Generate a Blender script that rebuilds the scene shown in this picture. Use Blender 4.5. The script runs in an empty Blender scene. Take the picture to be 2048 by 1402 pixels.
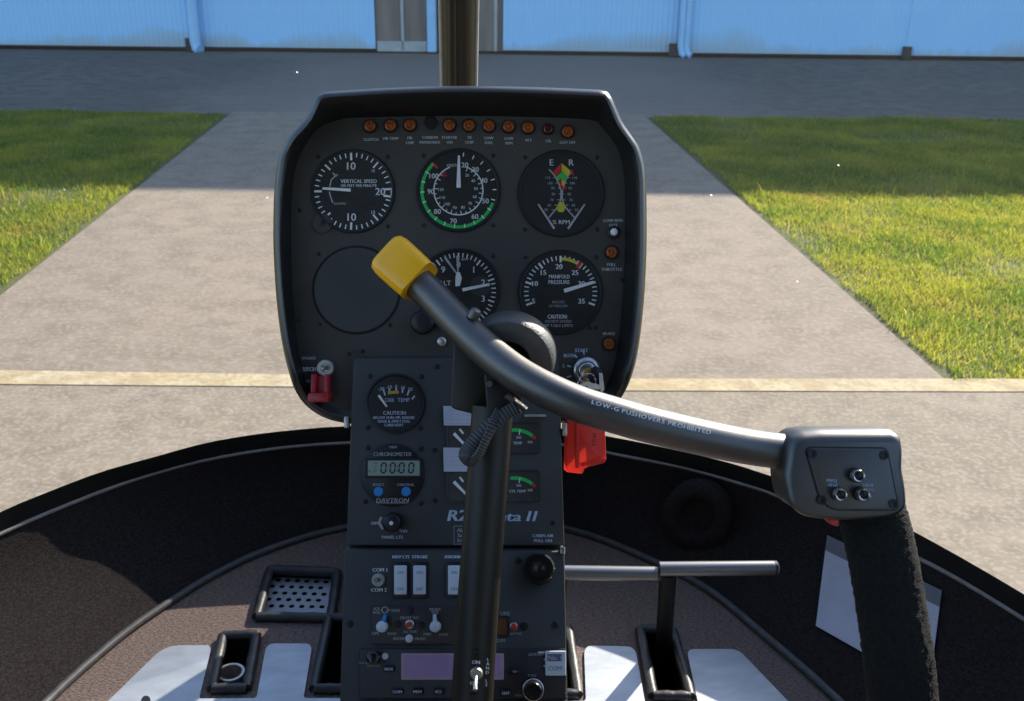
import bpy, bmesh, math, random
import numpy as np
from mathutils import Vector as V, Matrix, Quaternion, geometry, noise
random.seed(7); rng = np.random.default_rng(7)
R = math.radians
sc = bpy.context.scene
col = sc.collection

# ------------------------------------------------------------------ camera
F = 2000.0                                    # focal length in photo pixels (2048 wide)
YAW, PITCH, ROLL = R(3.66), R(22.22), R(0.7)
CAM = V((0, 0, 1.60))
fwd = V((math.sin(YAW)*math.cos(PITCH), math.cos(YAW)*math.cos(PITCH), -math.sin(PITCH)))
rt0 = V((math.cos(YAW), -math.sin(YAW), 0)); up0 = rt0.cross(fwd)
RIGHT = rt0*math.cos(ROLL) + up0*math.sin(ROLL); UP = RIGHT.cross(fwd); BACK = -fwd
cd = bpy.data.cameras.new('camera'); cam = bpy.data.objects.new('camera', cd); col.objects.link(cam)
CAMROT = Matrix((RIGHT, UP, BACK)).transposed()
cam.matrix_world = Matrix.Translation(CAM) @ CAMROT.to_4x4()
cd.sensor_width = 36; cd.lens = 36*F/2048; cd.clip_start = 0.02; cd.clip_end = 2000
cd.dof.use_dof = True; cd.dof.focus_distance = 0.95; cd.dof.aperture_fstop = 18
sc.camera = cam
# ------------------------------------------------------------------ sky, sun, exposure
SUN_AZ, SUN_EL = R(41), R(31)                 # azimuth clockwise from +Y (to the right of straight ahead)
w = bpy.data.worlds.new('World'); sc.world = w; w.use_nodes = True
nt = w.node_tree; sky = nt.nodes.new('ShaderNodeTexSky'); sky.sky_type = 'NISHITA'; sky.sun_disc = False
sky.sun_elevation = SUN_EL; sky.sun_rotation = SUN_AZ; sky.air_density = 1.0; sky.dust_density = 0.6
bg = nt.nodes['Background']; bg.inputs[1].default_value = 0.15
nt.links.new(sky.outputs[0], bg.inputs[0])
SUN = V((math.sin(SUN_AZ)*math.cos(SUN_EL), math.cos(SUN_AZ)*math.cos(SUN_EL), math.sin(SUN_EL)))
sd = bpy.data.lights.new('sun', 'SUN'); sd.energy = 5.0; sd.angle = R(0.5); sd.color = (1, .90, .76)
so = bpy.data.objects.new('sun', sd); col.objects.link(so); so.location = (0, 0, 30)
so.rotation_euler = SUN.to_track_quat('Z', 'Y').to_euler()
sc.view_settings.view_transform = 'Standard'; sc.view_settings.look = 'None'
sc.view_settings.gamma = 1; sc.view_settings.use_curve_mapping = False
sc.view_settings.exposure = 1.1
sc.render.engine = 'CYCLES'

# ------------------------------------------------------------------ pixel -> place
def ray(px, py): return RIGHT*((px-1024)/F) + UP*(-(py-701)/F) + fwd
def at_depth(px, py, d): return CAM + ray(px, py)*d
def on_z(px, py, z): r = ray(px, py); return CAM + r*((z-CAM.z)/r.z)
def on_y(px, py, y): r = ray(px, py); return CAM + r*((y-CAM.y)/r.y)
class Fr:                                     # a flat panel: pixel (photo) -> point on it, w metres proud
    def __init__(s, P, n):
        s.P = P; s.n = n.normalized()
        x = RIGHT - s.n*RIGHT.dot(s.n); x.normalize(); y = s.n.cross(x)
        s.rot = Matrix((x, y, s.n)).transposed()
    def at(s, px, py, w=0):
        r = ray(px, py); t = (s.P-CAM).dot(s.n)/r.dot(s.n); return CAM + r*t + s.n*w
    def scale(s, px, py): return (s.P-CAM).dot(s.n)/ray(px, py).dot(s.n)/F
def fr_pts(a, b):                             # panel through two points one above the other, level with the camera's right
    n = RIGHT.cross((a-b).normalized()); return Fr(a, n)
POD = Fr(at_depth(917, 500, .97), BACK)
UPC = fr_pts(at_depth(917, 715, .960), at_depth(917, 1092, .944))
LOC = fr_pts(at_depth(917, 1097, .936), at_depth(917, 1402, .905))

# ------------------------------------------------------------------ materials
MATS = {}
def mat(name, base, rough=.5, metal=0, var=0, vscale=20, bump=0, bscale=200, spec=.5, stretch=None, col2=None, coat=0, ior=1.5, transl=0):
    m = bpy.data.materials.new(name); m.use_nodes = True; n = m.node_tree; L = n.links.new
    p = n.nodes['Principled BSDF']; p.inputs['Roughness'].default_value = rough; p.inputs['Metallic'].default_value = metal
    p.inputs['Specular IOR Level'].default_value = spec; p.inputs['Coat Weight'].default_value = coat; p.inputs['IOR'].default_value = ior
    tc = n.nodes.new('ShaderNodeNewGeometry'); vec = tc.outputs['Position']
    if stretch:
        mp = n.nodes.new('ShaderNodeMapping'); mp.inputs['Scale'].default_value = stretch; L(vec, mp.inputs[0]); vec = mp.outputs[0]
    no = n.nodes.new('ShaderNodeTexNoise'); no.inputs['Scale'].default_value = vscale; no.inputs['Detail'].default_value = 5; L(vec, no.inputs['Vector'])
    mx = n.nodes.new('ShaderNodeMix'); mx.data_type = 'RGBA'
    c2 = col2 if col2 else tuple(c*(1-var) for c in base)
    mx.inputs[6].default_value = (*base, 1); mx.inputs[7].default_value = (*c2, 1)
    cr = n.nodes.new('ShaderNodeMapRange'); cr.inputs[1].default_value = .35; cr.inputs[2].default_value = .65
    L(no.outputs[0], cr.inputs[0]); L(cr.outputs[0], mx.inputs[0]); L(mx.outputs[2], p.inputs['Base Color'])
    if bump:
        b2 = n.nodes.new('ShaderNodeTexNoise'); b2.inputs['Scale'].default_value = bscale; b2.inputs['Detail'].default_value = 3; L(vec, b2.inputs['Vector'])
        bm_ = n.nodes.new('ShaderNodeBump'); bm_.inputs['Strength'].default_value = bump; bm_.inputs['Distance'].default_value = .002
        L(b2.outputs[0], bm_.inputs['Height']); L(bm_.outputs[0], p.inputs['Normal'])
    if transl:
        t = n.nodes.new('ShaderNodeBsdfTranslucent'); L(mx.outputs[2], t.inputs[0]); ms = n.nodes.new('ShaderNodeMixShader'); ms.inputs[0].default_value = transl
        L(p.outputs[0], ms.inputs[1]); L(t.outputs[0], ms.inputs[2]); L(ms.outputs[0], n.nodes['Material Output'].inputs[0])
    MATS[name] = m; return m
def glassmat(name, tint, gloss, rough=.02, dust=0):
    m = bpy.data.materials.new(name); m.use_nodes = True; n = m.node_tree; L = n.links.new
    n.nodes.remove(n.nodes['Principled BSDF']); t = n.nodes.new('ShaderNodeBsdfTransparent'); t.inputs[0].default_value = (*tint, 1)
    g = n.nodes.new('ShaderNodeBsdfGlossy'); g.inputs['Roughness'].default_value = rough
    mx = n.nodes.new('ShaderNodeMixShader'); fr = n.nodes.new('ShaderNodeFresnel'); fr.inputs[0].default_value = 1.3
    mu = n.nodes.new('ShaderNodeMath'); mu.operation = 'MULTIPLY'; mu.inputs[1].default_value = gloss; L(fr.outputs[0], mu.inputs[0])
    no = n.nodes.new('ShaderNodeTexNoise'); no.inputs['Scale'].default_value = 3
    ma = n.nodes.new('ShaderNodeMath'); ma.operation = 'MULTIPLY_ADD'; ma.inputs[1].default_value = .002; L(no.outputs[0], ma.inputs[0]); L(mu.outputs[0], ma.inputs[2])
    L(ma.outputs[0], mx.inputs[0]); L(t.outputs[0], mx.inputs[1]); L(g.outputs[0], mx.inputs[2]); res = mx
    if dust:
        ge = n.nodes.new('ShaderNodeNewGeometry'); vo = n.nodes.new('ShaderNodeTexVoronoi'); vo.inputs['Scale'].default_value = 15; L(ge.outputs['Position'], vo.inputs['Vector'])
        lt = n.nodes.new('ShaderNodeMath'); lt.operation = 'LESS_THAN'; lt.inputs[1].default_value = .022; L(vo.outputs['Distance'], lt.inputs[0])
        m2 = n.nodes.new('ShaderNodeMath'); m2.operation = 'MULTIPLY_ADD'; m2.inputs[1].default_value = .45; m2.inputs[2].default_value = dust; L(lt.outputs[0], m2.inputs[0])
        tl = n.nodes.new('ShaderNodeBsdfTranslucent'); tl.inputs[0].default_value = (.8, .8, .8, 1); res = n.nodes.new('ShaderNodeMixShader'); L(m2.outputs[0], res.inputs[0]); L(mx.outputs[0], res.inputs[1]); L(tl.outputs[0], res.inputs[2])
    L(res.outputs[0], n.nodes['Material Output'].inputs[0])
    MATS[name] = m
mat('panel', (.048, .043, .037), .6, var=.35, vscale=9, bump=.25, bscale=2600)
mat('panel2', (.044, .045, .045), .55, var=.3, vscale=12, bump=.22, bscale=2600)
mat('shell', (.010, .0105, .011), .36, var=.3, vscale=14, bump=.12, bscale=1200, spec=.5, ior=1.75)
mat('black', (.008, .008, .009), .45, var=.4, vscale=60)
mat('deep', (.004, .004, .004), .8, var=.3)
mat('dial', (.016, .015, .014), .6, var=.3, vscale=80)
mat('white', (.80, .81, .83), .6, var=.12, vscale=400)
mat('greyprint', (.46, .47, .49), .6, var=.2, vscale=400)
mat('blueprint', (.52, .6, .76), .6, var=.15, vscale=400)
mat('green', (.02, .55, .10), .5, var=.15, vscale=200)
mat('red', (.62, .03, .02), .5, var=.2, vscale=200)
mat('yellow', (.62, .55, .03), .5, var=.2, vscale=200)
mat('ochre', (.60, .34, .05), .5, var=.2, vscale=200)
mat('amber', (.40, .085, .008), .3, var=.6, vscale=330)
mat('amberdim', (.10, .016, .01), .25, var=.5, vscale=260, coat=.5)
mat('chrome', (.62, .60, .57), .28, metal=1, var=.15, vscale=120)
mat('nickel', (.55, .52, .48), .4, metal=.8, var=.2, vscale=150)
mat('yellowcap', (1.0, .49, .004), .33, var=.06, vscale=40, bump=.05, bscale=300, coat=.15)
mat('stickpaint', (.009, .0098, .011), .43, var=.3, vscale=25, bump=.14, bscale=1500, spec=.5, ior=2.1)
mat('pedalpaint', (.03, .03, .033), .36, var=.2, vscale=30, spec=.7, ior=2.2)
mat('postpaint', (.018, .0155, .010), .42, var=.3, vscale=18, bump=.1, bscale=900, spec=.5)
mat('casting', (.040, .040, .040), .55, var=.35, vscale=60, bump=.35, bscale=500, spec=.5, ior=1.9)
mat('foam', (.003, .0035, .003), .95, var=.5, vscale=300, bump=.8, bscale=700, col2=(.012, .013, .011))
mat('carpet', (.255, .197, .177), .95, vscale=190, bump=1.0, bscale=330, col2=(.12, .09, .08), stretch=(1, 2.6, 1), spec=.1)
mat('wallcarpet', (.036, .030, .030), .95, vscale=210, bump=.7, bscale=420, col2=(.018, .015, .015), stretch=(1, 1, 2.5), spec=.1)
mat('vinyl', (.040, .040, .043), .45, var=.4, vscale=40, bump=.3, bscale=160)
mat('piping', (.085, .088, .092), .5, var=.3, vscale=90)
mat('plate', (.45, .49, .54), .42, metal=.4, var=.16, vscale=26, bump=.15, bscale=500, stretch=(1, 2.2, 1))
mat('rimblack', (.010, .010, .0095), .6, var=.4, vscale=30, spec=.25)
mat('strip', (.27, .26, .25), .4, metal=0, var=.25, vscale=50)
mat('frame', (.045, .039, .021), .35, var=.45, vscale=10, stretch=(1, 1, .2))
mat('framelip', (.55, .53, .5), .35, var=.2, vscale=50)
mat('cabinskin', (.55, .55, .55), .3, var=.1)
mat('shadeliner', (.035, .035, .036), .9, var=.2, vscale=90)  # kept dark so the added ceiling and bulkhead bounce little light
mat('paper', (.50, .51, .60), .7, var=.08, vscale=30)
mat('ink', (.12, .13, .22), .7, var=.2)
mat('lcd', (.30, .37, .30), .3, var=.1, vscale=60)
mat('lcdink', (.015, .03, .025), .5, var=.1)
mat('bluebtn', (.03, .25, .62), .4, var=.1)
mat('rocker', (.60, .66, .72), .35, var=.06)
mat('audio', (.040, .034, .029), .5, var=.3, vscale=50)
mat('radio', (.030, .028, .031), .45, var=.3, vscale=40)
mat('screenlilac', (.40, .27, .44), .25, var=.12, vscale=50)
mat('screenedge', (.46, .30, .38), .35, var=.15, vscale=50)
mat('orangewin', (.13, .05, .02), .3, var=.3)
mat('redplastic', (.85, .05, .03), .3, var=.12, vscale=30, transl=.25)
mat('guardred', (.42, .02, .03), .35, var=.2, vscale=60)
mat('webbing', (.13, .13, .14), .8, vscale=700, col2=(.006, .006, .008), bump=.8, bscale=900)
mat('knob', (.015, .013, .011), .25, var=.5, vscale=60, coat=.4)
glassmat('windshield', (.975, .98, .98), .4, dust=.006)
glassmat('coverglass', (.97, .97, .97), .35, .05)

# ------------------------------------------------------------------ mesh building
WL = {}; WR = {}
class MB:
    def __init__(s): s.v = []; s.f = []; s.mi = []; s.mats = []; s.cur = 0
    def m(s, name):
        if name not in s.mats: s.mats.append(name)
        s.cur = s.mats.index(name); return s
    def add(s, vs, fs):
        o = len(s.v); s.v.extend(V(p) for p in vs)
        for f in fs: s.f.append(tuple(o+i for i in f)); s.mi.append(s.cur)
    def build(s, name, parent=None, smooth=None, bevel=0, origin=None, rot=None, subsurf=0):
        me = bpy.data.meshes.new(name)
        pw = WL[parent] if parent else V((0, 0, 0))
        if rot is None:
            o = origin if origin is not None else sum(s.v, V((0, 0, 0)))/max(1, len(s.v))
            me.from_pydata([p-o for p in s.v], [], s.f)
        else: o = origin; me.from_pydata(s.v, [], s.f)
        for k in s.mats: me.materials.append(MATS[k])
        if len(s.mats) > 1: me.polygons.foreach_set('material_index', s.mi)
        bm = bmesh.new(); bm.from_mesh(me)
        bmesh.ops.remove_doubles(bm, verts=bm.verts, dist=1e-6) if smooth else None
        bmesh.ops.recalc_face_normals(bm, faces=bm.faces); bm.to_mesh(me); bm.free()
        if smooth: me.shade_smooth(); me.set_sharp_from_angle(angle=R(smooth))
        ob = bpy.data.objects.new(name, me); col.objects.link(ob)
        return place(ob, parent, o, rot, bevel, subsurf)
def place(ob, parent, o, rot=None, bevel=0, subsurf=0):
    ob.location = o - (WL[parent] if parent else V((0, 0, 0)))
    if parent in WR: ob.location = WR[parent].transposed() @ ob.location; rot = WR[parent].transposed() @ (rot if rot is not None else Matrix.Identity(3))
    if rot is not None: WR[ob] = (WR[parent] if parent in WR else Matrix.Identity(3)) @ rot
    if rot is not None: ob.rotation_mode = 'QUATERNION'; ob.rotation_quaternion = rot.to_quaternion()
    if parent: ob.parent = parent
    WL[ob] = V(o)
    if bevel:
        b = ob.modifiers.new('bevel', 'BEVEL'); b.width = bevel; b.segments = 2; b.limit_method = 'ANGLE'; b.angle_limit = R(40)
        ob.data.shade_smooth(); ob.data.set_sharp_from_angle(angle=R(50))
    if subsurf:
        b = ob.modifiers.new('sub', 'SUBSURF'); b.levels = subsurf; b.render_levels = subsurf
    return ob
def inst(src, parent, o, rot):
    ob = bpy.data.objects.new(src.name.split('.')[0], src.data); col.objects.link(ob); return place(ob, parent, o, rot)
def thing(name, loc, label, cat, group=None):
    e = bpy.data.objects.new(name, None); col.objects.link(e); e.location = loc; e.empty_display_size = .05; WL[e] = V(loc)
    return tag(e, label, cat, group)
def tag(o, label, cat=None, group=None, kind=None):
    o['label'] = label
    if cat: o['category'] = cat
    if group: o['group'] = group
    if kind: o['kind'] = kind
    return o
def struct(o): o['kind'] = 'structure'; return o

# 2-D outlines (photo pixels)
def rpoly(pts, r, seg=5):
    out = []; n = len(pts)
    for i in range(n):
        p = V((*pts[i], )); a = V((*pts[i-1], )); b = V((*pts[(i+1) % n], ))
        ri = r[i] if isinstance(r, (list, tuple)) else r
        da, db = (a-p), (b-p); k = min(ri, da.length*.45, db.length*.45)
        if k < .01: out.append((p.x, p.y)); continue
        A = p+da.normalized()*k; B = p+db.normalized()*k
        for j in range(seg+1):
            t = j/seg; q = A*(1-t)**2 + p*(2*t*(1-t)) + B*t*t; out.append((q.x, q.y))
    return out
def rrect(x0, y0, x1, y1, r, seg=5): return rpoly([(x0, y0), (x1, y0), (x1, y1), (x0, y1)], r, seg)
def circ(cx, cy, r, n=32, a0=0): return [(cx+r*math.cos(a0+2*math.pi*i/n), cy+r*math.sin(a0+2*math.pi*i/n)) for i in range(n)]
def inset(pts, d):
    n = len(pts); out = []; A = sum(pts[i][0]*pts[(i+1) % n][1]-pts[(i+1) % n][0]*pts[i][1] for i in range(n))
    sgn = 1 if A > 0 else -1
    for i in range(n):
        p = V(pts[i]); a = V(pts[i-1]); b = V(pts[(i+1) % n]); e1 = (p-a); e2 = (b-p)
        if e1.length < 1e-6 or e2.length < 1e-6: out.append(pts[i]); continue
        e1.normalize(); e2.normalize(); n1 = V((-e1.y, e1.x))*sgn; n2 = V((-e2.y, e2.x))*sgn; m = n1+n2
        if m.length < 1e-4: m = n1
        m.normalize(); k = d/max(.45, m.dot(n1)); out.append((p.x+m.x*k, p.y+m.y*k))
    return out
def loft(mb, rings, close=True, cap0=False, cap1=False):
    n = len(rings[0]); vs = [p for r in rings for p in r]; fs = []
    for i in range(len(rings)-1):
        for j in range(n if close else n-1):
            a = i*n+j; b = i*n+(j+1) % n; fs.append((a, b, b+n, a+n))
    mb.add(vs, fs)
    if cap0: mb.add(rings[0], [tuple(range(n))])
    if cap1: mb.add(rings[-1], [tuple(range(n))])
def prism(mb, fr, pts, w0, w1, bv=0):
    rings = [[fr.at(x, y, w0) for x, y in pts]]
    if bv:
        d = bv*fr.scale(*pts[0]); q = inset(pts, bv*.3); q2 = inset(pts, bv)
        rings += [[fr.at(x, y, w1-d) for x, y in pts], [fr.at(x, y, w1-d*.3) for x, y in q], [fr.at(x, y, w1) for x, y in q2]]
    else: rings += [[fr.at(x, y, w1) for x, y in pts]]
    loft(mb, rings, cap1=True)
def flat(mb, fr, pts, w): mb.add([fr.at(x, y, w) for x, y in pts], [tuple(range(len(pts)))])
def pol(cx, cy, a, r): return cx+r*math.cos(R(a)), cy-r*math.sin(R(a))
def tick(mb, fr, cx, cy, a, r0, r1, wd, w):
    x0, y0 = pol(cx, cy, a, r0); x1, y1 = pol(cx, cy, a, r1); seg(mb, fr, x0, y0, x1, y1, wd, w)
def seg(mb, fr, x0, y0, x1, y1, wd, w, wd1=None):
    wd1 = wd if wd1 is None else wd1; d = V((x1-x0, y1-y0)).normalized(); n = V((-d.y, d.x))
    flat(mb, fr, [(x0+n.x*wd/2, y0+n.y*wd/2), (x1+n.x*wd1/2, y1+n.y*wd1/2), (x1-n.x*wd1/2, y1-n.y*wd1/2), (x0-n.x*wd/2, y0-n.y*wd/2)], w)
def pline(mb, fr, pts, wd, w):
    L_ = [];
    for i, p in enumerate(pts):
        a = V(pts[max(0, i-1)]); b = V(pts[min(len(pts)-1, i+1)]); d = (b-a).normalized(); n = V((-d.y, d.x)); L_.append(((p[0]+n.x*wd/2, p[1]+n.y*wd/2), (p[0]-n.x*wd/2, p[1]-n.y*wd/2)))
    mb.add([fr.at(*q, w) for e in L_ for q in e], [(2*i, 2*i+1, 2*i+3, 2*i+2) for i in range(len(pts)-1)])
def arc(mb, fr, cx, cy, r, wd, a0, a1, w, n=40):
    pline(mb, fr, [pol(cx, cy, a0+(a1-a0)*i/n, r) for i in range(n+1)], wd, w)
def needle3(mb, fr, x0, y0, x1, y1, w0, w1, wd0, wd1):
    d = V((x1-x0, y1-y0)).normalized(); n = V((-d.y, d.x))
    pts = [(x0+n.x*wd0/2, y0+n.y*wd0/2), (x1+n.x*wd1/2, y1+n.y*wd1/2), (x1-n.x*wd1/2, y1-n.y*wd1/2), (x0-n.x*wd0/2, y0-n.y*wd0/2)]
    prism(mb, fr, pts, w0, w1)
TC = {}
def textmesh(s):
    if s in TC: return TC[s]
    cu = bpy.data.curves.new('t', 'FONT'); cu.body = s; cu.resolution_u = 2; cu.fill_mode = 'FRONT'; cu.align_x = 'LEFT'
    ob = bpy.data.objects.new('t', cu); me = bpy.data.meshes.new_from_object(ob)
    vs = [(v.co.x, v.co.y) for v in me.vertices]; fs = [tuple(p.vertices) for p in me.polygons]
    bpy.data.objects.remove(ob); bpy.data.curves.remove(cu); bpy.data.meshes.remove(me)
    xs = [a for a, b in vs] or [0]; x0, x1 = min(xs), max(xs)
    TC[s] = ([(a-(x0+x1)/2, b) for a, b in vs], fs, x1-x0); return TC[s]
CAPH = .73
def text(mb, fr, s, cx, cy, h, w=.0006, width=None, shear=0, rot=0, bold=0):
    vs, fs, wd = textmesh(s); k = h/CAPH; kx = k if not width else width/max(wd, 1e-6)
    c, sn = math.cos(R(rot)), math.sin(R(rot))
    for dx in ([0] if not bold else [-bold, 0, bold]):
        out = []
        for a, b in vs:
            x = a*kx+shear*(b*k-h/2)+dx; y = b*k-h/2; out.append(fr.at(cx+x*c+y*sn, cy-(-x*sn+y*c), w+abs(dx)*.00001))
        mb.add(out, fs)
def tube(mb, pts, rad, seg=12, cap=True, flatten=None, ref=None):
    n = len(pts); rings = []; prev = None
    for i in range(n):
        t = (pts[min(n-1, i+1)]-pts[max(0, i-1)]).normalized()
        if ref is not None: u = (ref-t*ref.dot(t)).normalized()
        elif prev is None: u = t.orthogonal().normalized()
        else: u = (prev-t*prev.dot(t)).normalized()
        prev = u; v = t.cross(u); r = rad[i] if isinstance(rad, (list, tuple)) else rad
        ru, rv = (r, r) if not flatten else (r*flatten[0], r*flatten[1])
        rings.append([pts[i]+u*ru*math.cos(2*math.pi*k/seg)+v*rv*math.sin(2*math.pi*k/seg) for k in range(seg)])
    loft(mb, rings, cap0=cap, cap1=cap)
def smoothpath(pts, n):                       # Catmull-Rom through points (any dimension)
    P = [V(p) for p in pts]; P = [P[0]*2-P[1]]+P+[P[-1]*2-P[-2]]; out = []; m = len(P)-3
    for i in range(n):
        t = i/(n-1)*m; k = min(int(t), m-1); t -= k; a, b, c, d = P[k:k+4]
        out.append(.5*((2*b)+(c-a)*t+(2*a-5*b+4*c-d)*t*t+(3*b-a-3*c+d)*t**3))
    return out
def resample(P, n):
    L_ = [0]
    for i in range(1, len(P)): L_.append(L_[-1]+(P[i]-P[i-1]).length)
    out = []; k = 0
    for i in range(n):
        s = L_[-1]*i/(n-1)
        while k < len(P)-2 and L_[k+1] < s: k += 1
        d = L_[k+1]-L_[k]; t = (s-L_[k])/d if d > 0 else 0; out.append(P[k].lerp(P[k+1], t))
    return out

# ================================================================== the ground outside
def noise_ground(name, c1, c2, c3, s1, s2, s3, rough=.9, bump=.4, wear=None):
    m = bpy.data.materials.new(name); m.use_nodes = True; n = m.node_tree; L = n.links.new; p = n.nodes['Principled BSDF']
    p.inputs['Roughness'].default_value = rough; p.inputs['Specular IOR Level'].default_value = .3
    g = n.nodes.new('ShaderNodeNewGeometry')
    def nz(s, d, lo, hi):
        a = n.nodes.new('ShaderNodeTexNoise'); a.inputs['Scale'].default_value = s; a.inputs['Detail'].default_value = d; L(g.outputs['Position'], a.inputs['Vector'])
        r = n.nodes.new('ShaderNodeMapRange'); r.inputs[1].default_value = lo; r.inputs[2].default_value = hi; L(a.outputs[0], r.inputs[0]); return r.outputs[0], a.outputs[0]
    def mx(f, a, b):
        x = n.nodes.new('ShaderNodeMix'); x.data_type = 'RGBA'; L(f, x.inputs[0])
        for i, q in ((6, a), (7, b)):
            if isinstance(q, tuple): x.inputs[i].default_value = (*q, 1)
            else: L(q, x.inputs[i])
        return x.outputs[2]
    f1, _ = nz(s1, 6, .4, .62); f2, _ = nz(s2, 6, .42, .64); f3, r3 = nz(s3, 4, .46, .66)
    o = mx(f1, c1, c2); 
    h = n.nodes.new('ShaderNodeMath'); h.operation = 'MULTIPLY'; h.inputs[1].default_value = 1.0; L(f2, h.inputs[0])
    o = mx(h.outputs[0], o, tuple(a*.74 for a in c1)); h2 = n.nodes.new('ShaderNodeMath'); h2.operation = 'MULTIPLY'; h2.inputs[1].default_value = .55; L(f3, h2.inputs[0])
    o = mx(h2.outputs[0], o, c3)
    if wear:
        cxy, hw, colw = wear; sp = n.nodes.new('ShaderNodeSeparateXYZ'); L(g.outputs['Position'], sp.inputs[0])
        wn = n.nodes.new('ShaderNodeTexNoise'); wn.inputs['Scale'].default_value = .5; wn.inputs['Detail'].default_value = 5; L(g.outputs['Position'], wn.inputs['Vector'])
        a1 = n.nodes.new('ShaderNodeMath'); a1.operation = 'MULTIPLY_ADD'; a1.inputs[1].default_value = 3.0; L(wn.outputs[0], a1.inputs[0]); L(sp.outputs[0], a1.inputs[2])
        a2 = n.nodes.new('ShaderNodeMath'); a2.operation = 'SUBTRACT'; a2.inputs[1].default_value = cxy+1.5; L(a1.outputs[0], a2.inputs[0])
        a3 = n.nodes.new('ShaderNodeMath'); a3.operation = 'ABSOLUTE'; L(a2.outputs[0], a3.inputs[0])
        mr = n.nodes.new('ShaderNodeMapRange'); mr.interpolation_type = 'SMOOTHSTEP'; mr.inputs[1].default_value = hw*.5; mr.inputs[2].default_value = hw*1.5; mr.inputs[3].default_value = .75; mr.inputs[4].default_value = 0; L(a3.outputs[0], mr.inputs[0])
        o = mx(mr.outputs[0], o, colw)
    L(o, p.inputs['Base Color'])
    b = n.nodes.new('ShaderNodeBump'); b.inputs['Strength'].default_value = bump; b.inputs['Distance'].default_value = .01; L(r3, b.inputs['Height']); L(b.outputs[0], p.inputs['Normal'])
    MATS[name] = m
noise_ground('soil', (.10, .11, .035), (.08, .095, .03), (.13, .11, .06), .6, 6, 40)
noise_ground('taxi', (.240, .198, .152), (.210, .173, .137), (.30, .255, .205), .7, 5, 45, bump=.25)
noise_ground('padstone', (.235, .197, .150), (.20, .17, .125), (.33, .285, .23), 1.6, 9, 60, bump=.15)
noise_ground('asphalt', (.110, .098, .082), (.14, .124, .105), (.175, .158, .138), .5, 5, 60, wear=(.35, 2.6, (.22, .19, .16)))
noise_ground('linepaint', (.47, .37, .21), (.42, .36, .25), (.25, .21, .15), 1.1, 9, 45)
noise_ground('linewhite', (.46, .41, .32), (.38, .33, .25), (.26, .22, .16), 2.5, 14, 70)
def sheet(name, pts, z, m):
    mb = MB().m(m); mb.add([V((p.x, p.y, z)) for p in pts], [tuple(range(len(pts)))]); return struct(mb.build(name))
def G(px, py): return on_z(px, py, 0)
def ext(a, b, k): return a+(b-a)*k           # point along a->b
sheet('ground', [V((-300, -300, 0)), V((300, -300, 0)), V((300, 300, 0)), V((-300, 300, 0))], 0, 'soil')
tl0, tl1 = G(0, 595), G(460, 230); tr0, tr1 = G(1900, 772), G(1292, 236)
# hangar foot line
h0, h1 = G(0, 98), G(2048, 122); hd = (h1-h0).normalized(); hn = V((hd.y, -hd.x, 0))    # hn: out of the wall, towards us
HA = h0-hd*22; HB = h1+hd*24
ap0, ap1 = G(0, 222), G(460, 230); ap2, ap3 = G(1292, 236), G(2048, 241)
sheet('apron', [ext(ap1, ap0, 6), ap1, ap2, ext(ap2, ap3, 5), HB+V((0, 30, 0)), HA+V((0, 30, 0))], .004, 'asphalt')
yl0, yl1, yr0, yr1 = G(0, 747), G(690, 757), G(1250, 764), G(2048, 764)
pad_l = ext(yl1, yl0, 5); pad_r = ext(yr0, yr1, 4)
tl_near = tl0+(tl0-tl1)*.42
sheet('taxiway', [tl_near, tl1+(tl1-tl0)*.03, tr1+(tr1-tr0)*.03, tr0, tr0-V((0, .3, 0)), V((tl_near.x, tl_near.y-.3, 0))], .008, 'taxi')
def lift(p, dz): return p
sheet('helipad', [pad_l, yl1, yr0, pad_r, V((14, -9, 0)), V((-14, -9, 0))], .012, 'padstone')
ya, yb, yc, yd = G(0, 775), G(690, 781), G(1250, 788), G(2048, 790)
sheet('painted_line', [pad_l, yl1, yr0, pad_r, ext(yc, yd, 4), yc, yb, ext(yb, ya, 5)], .015, 'linepaint')

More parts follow.
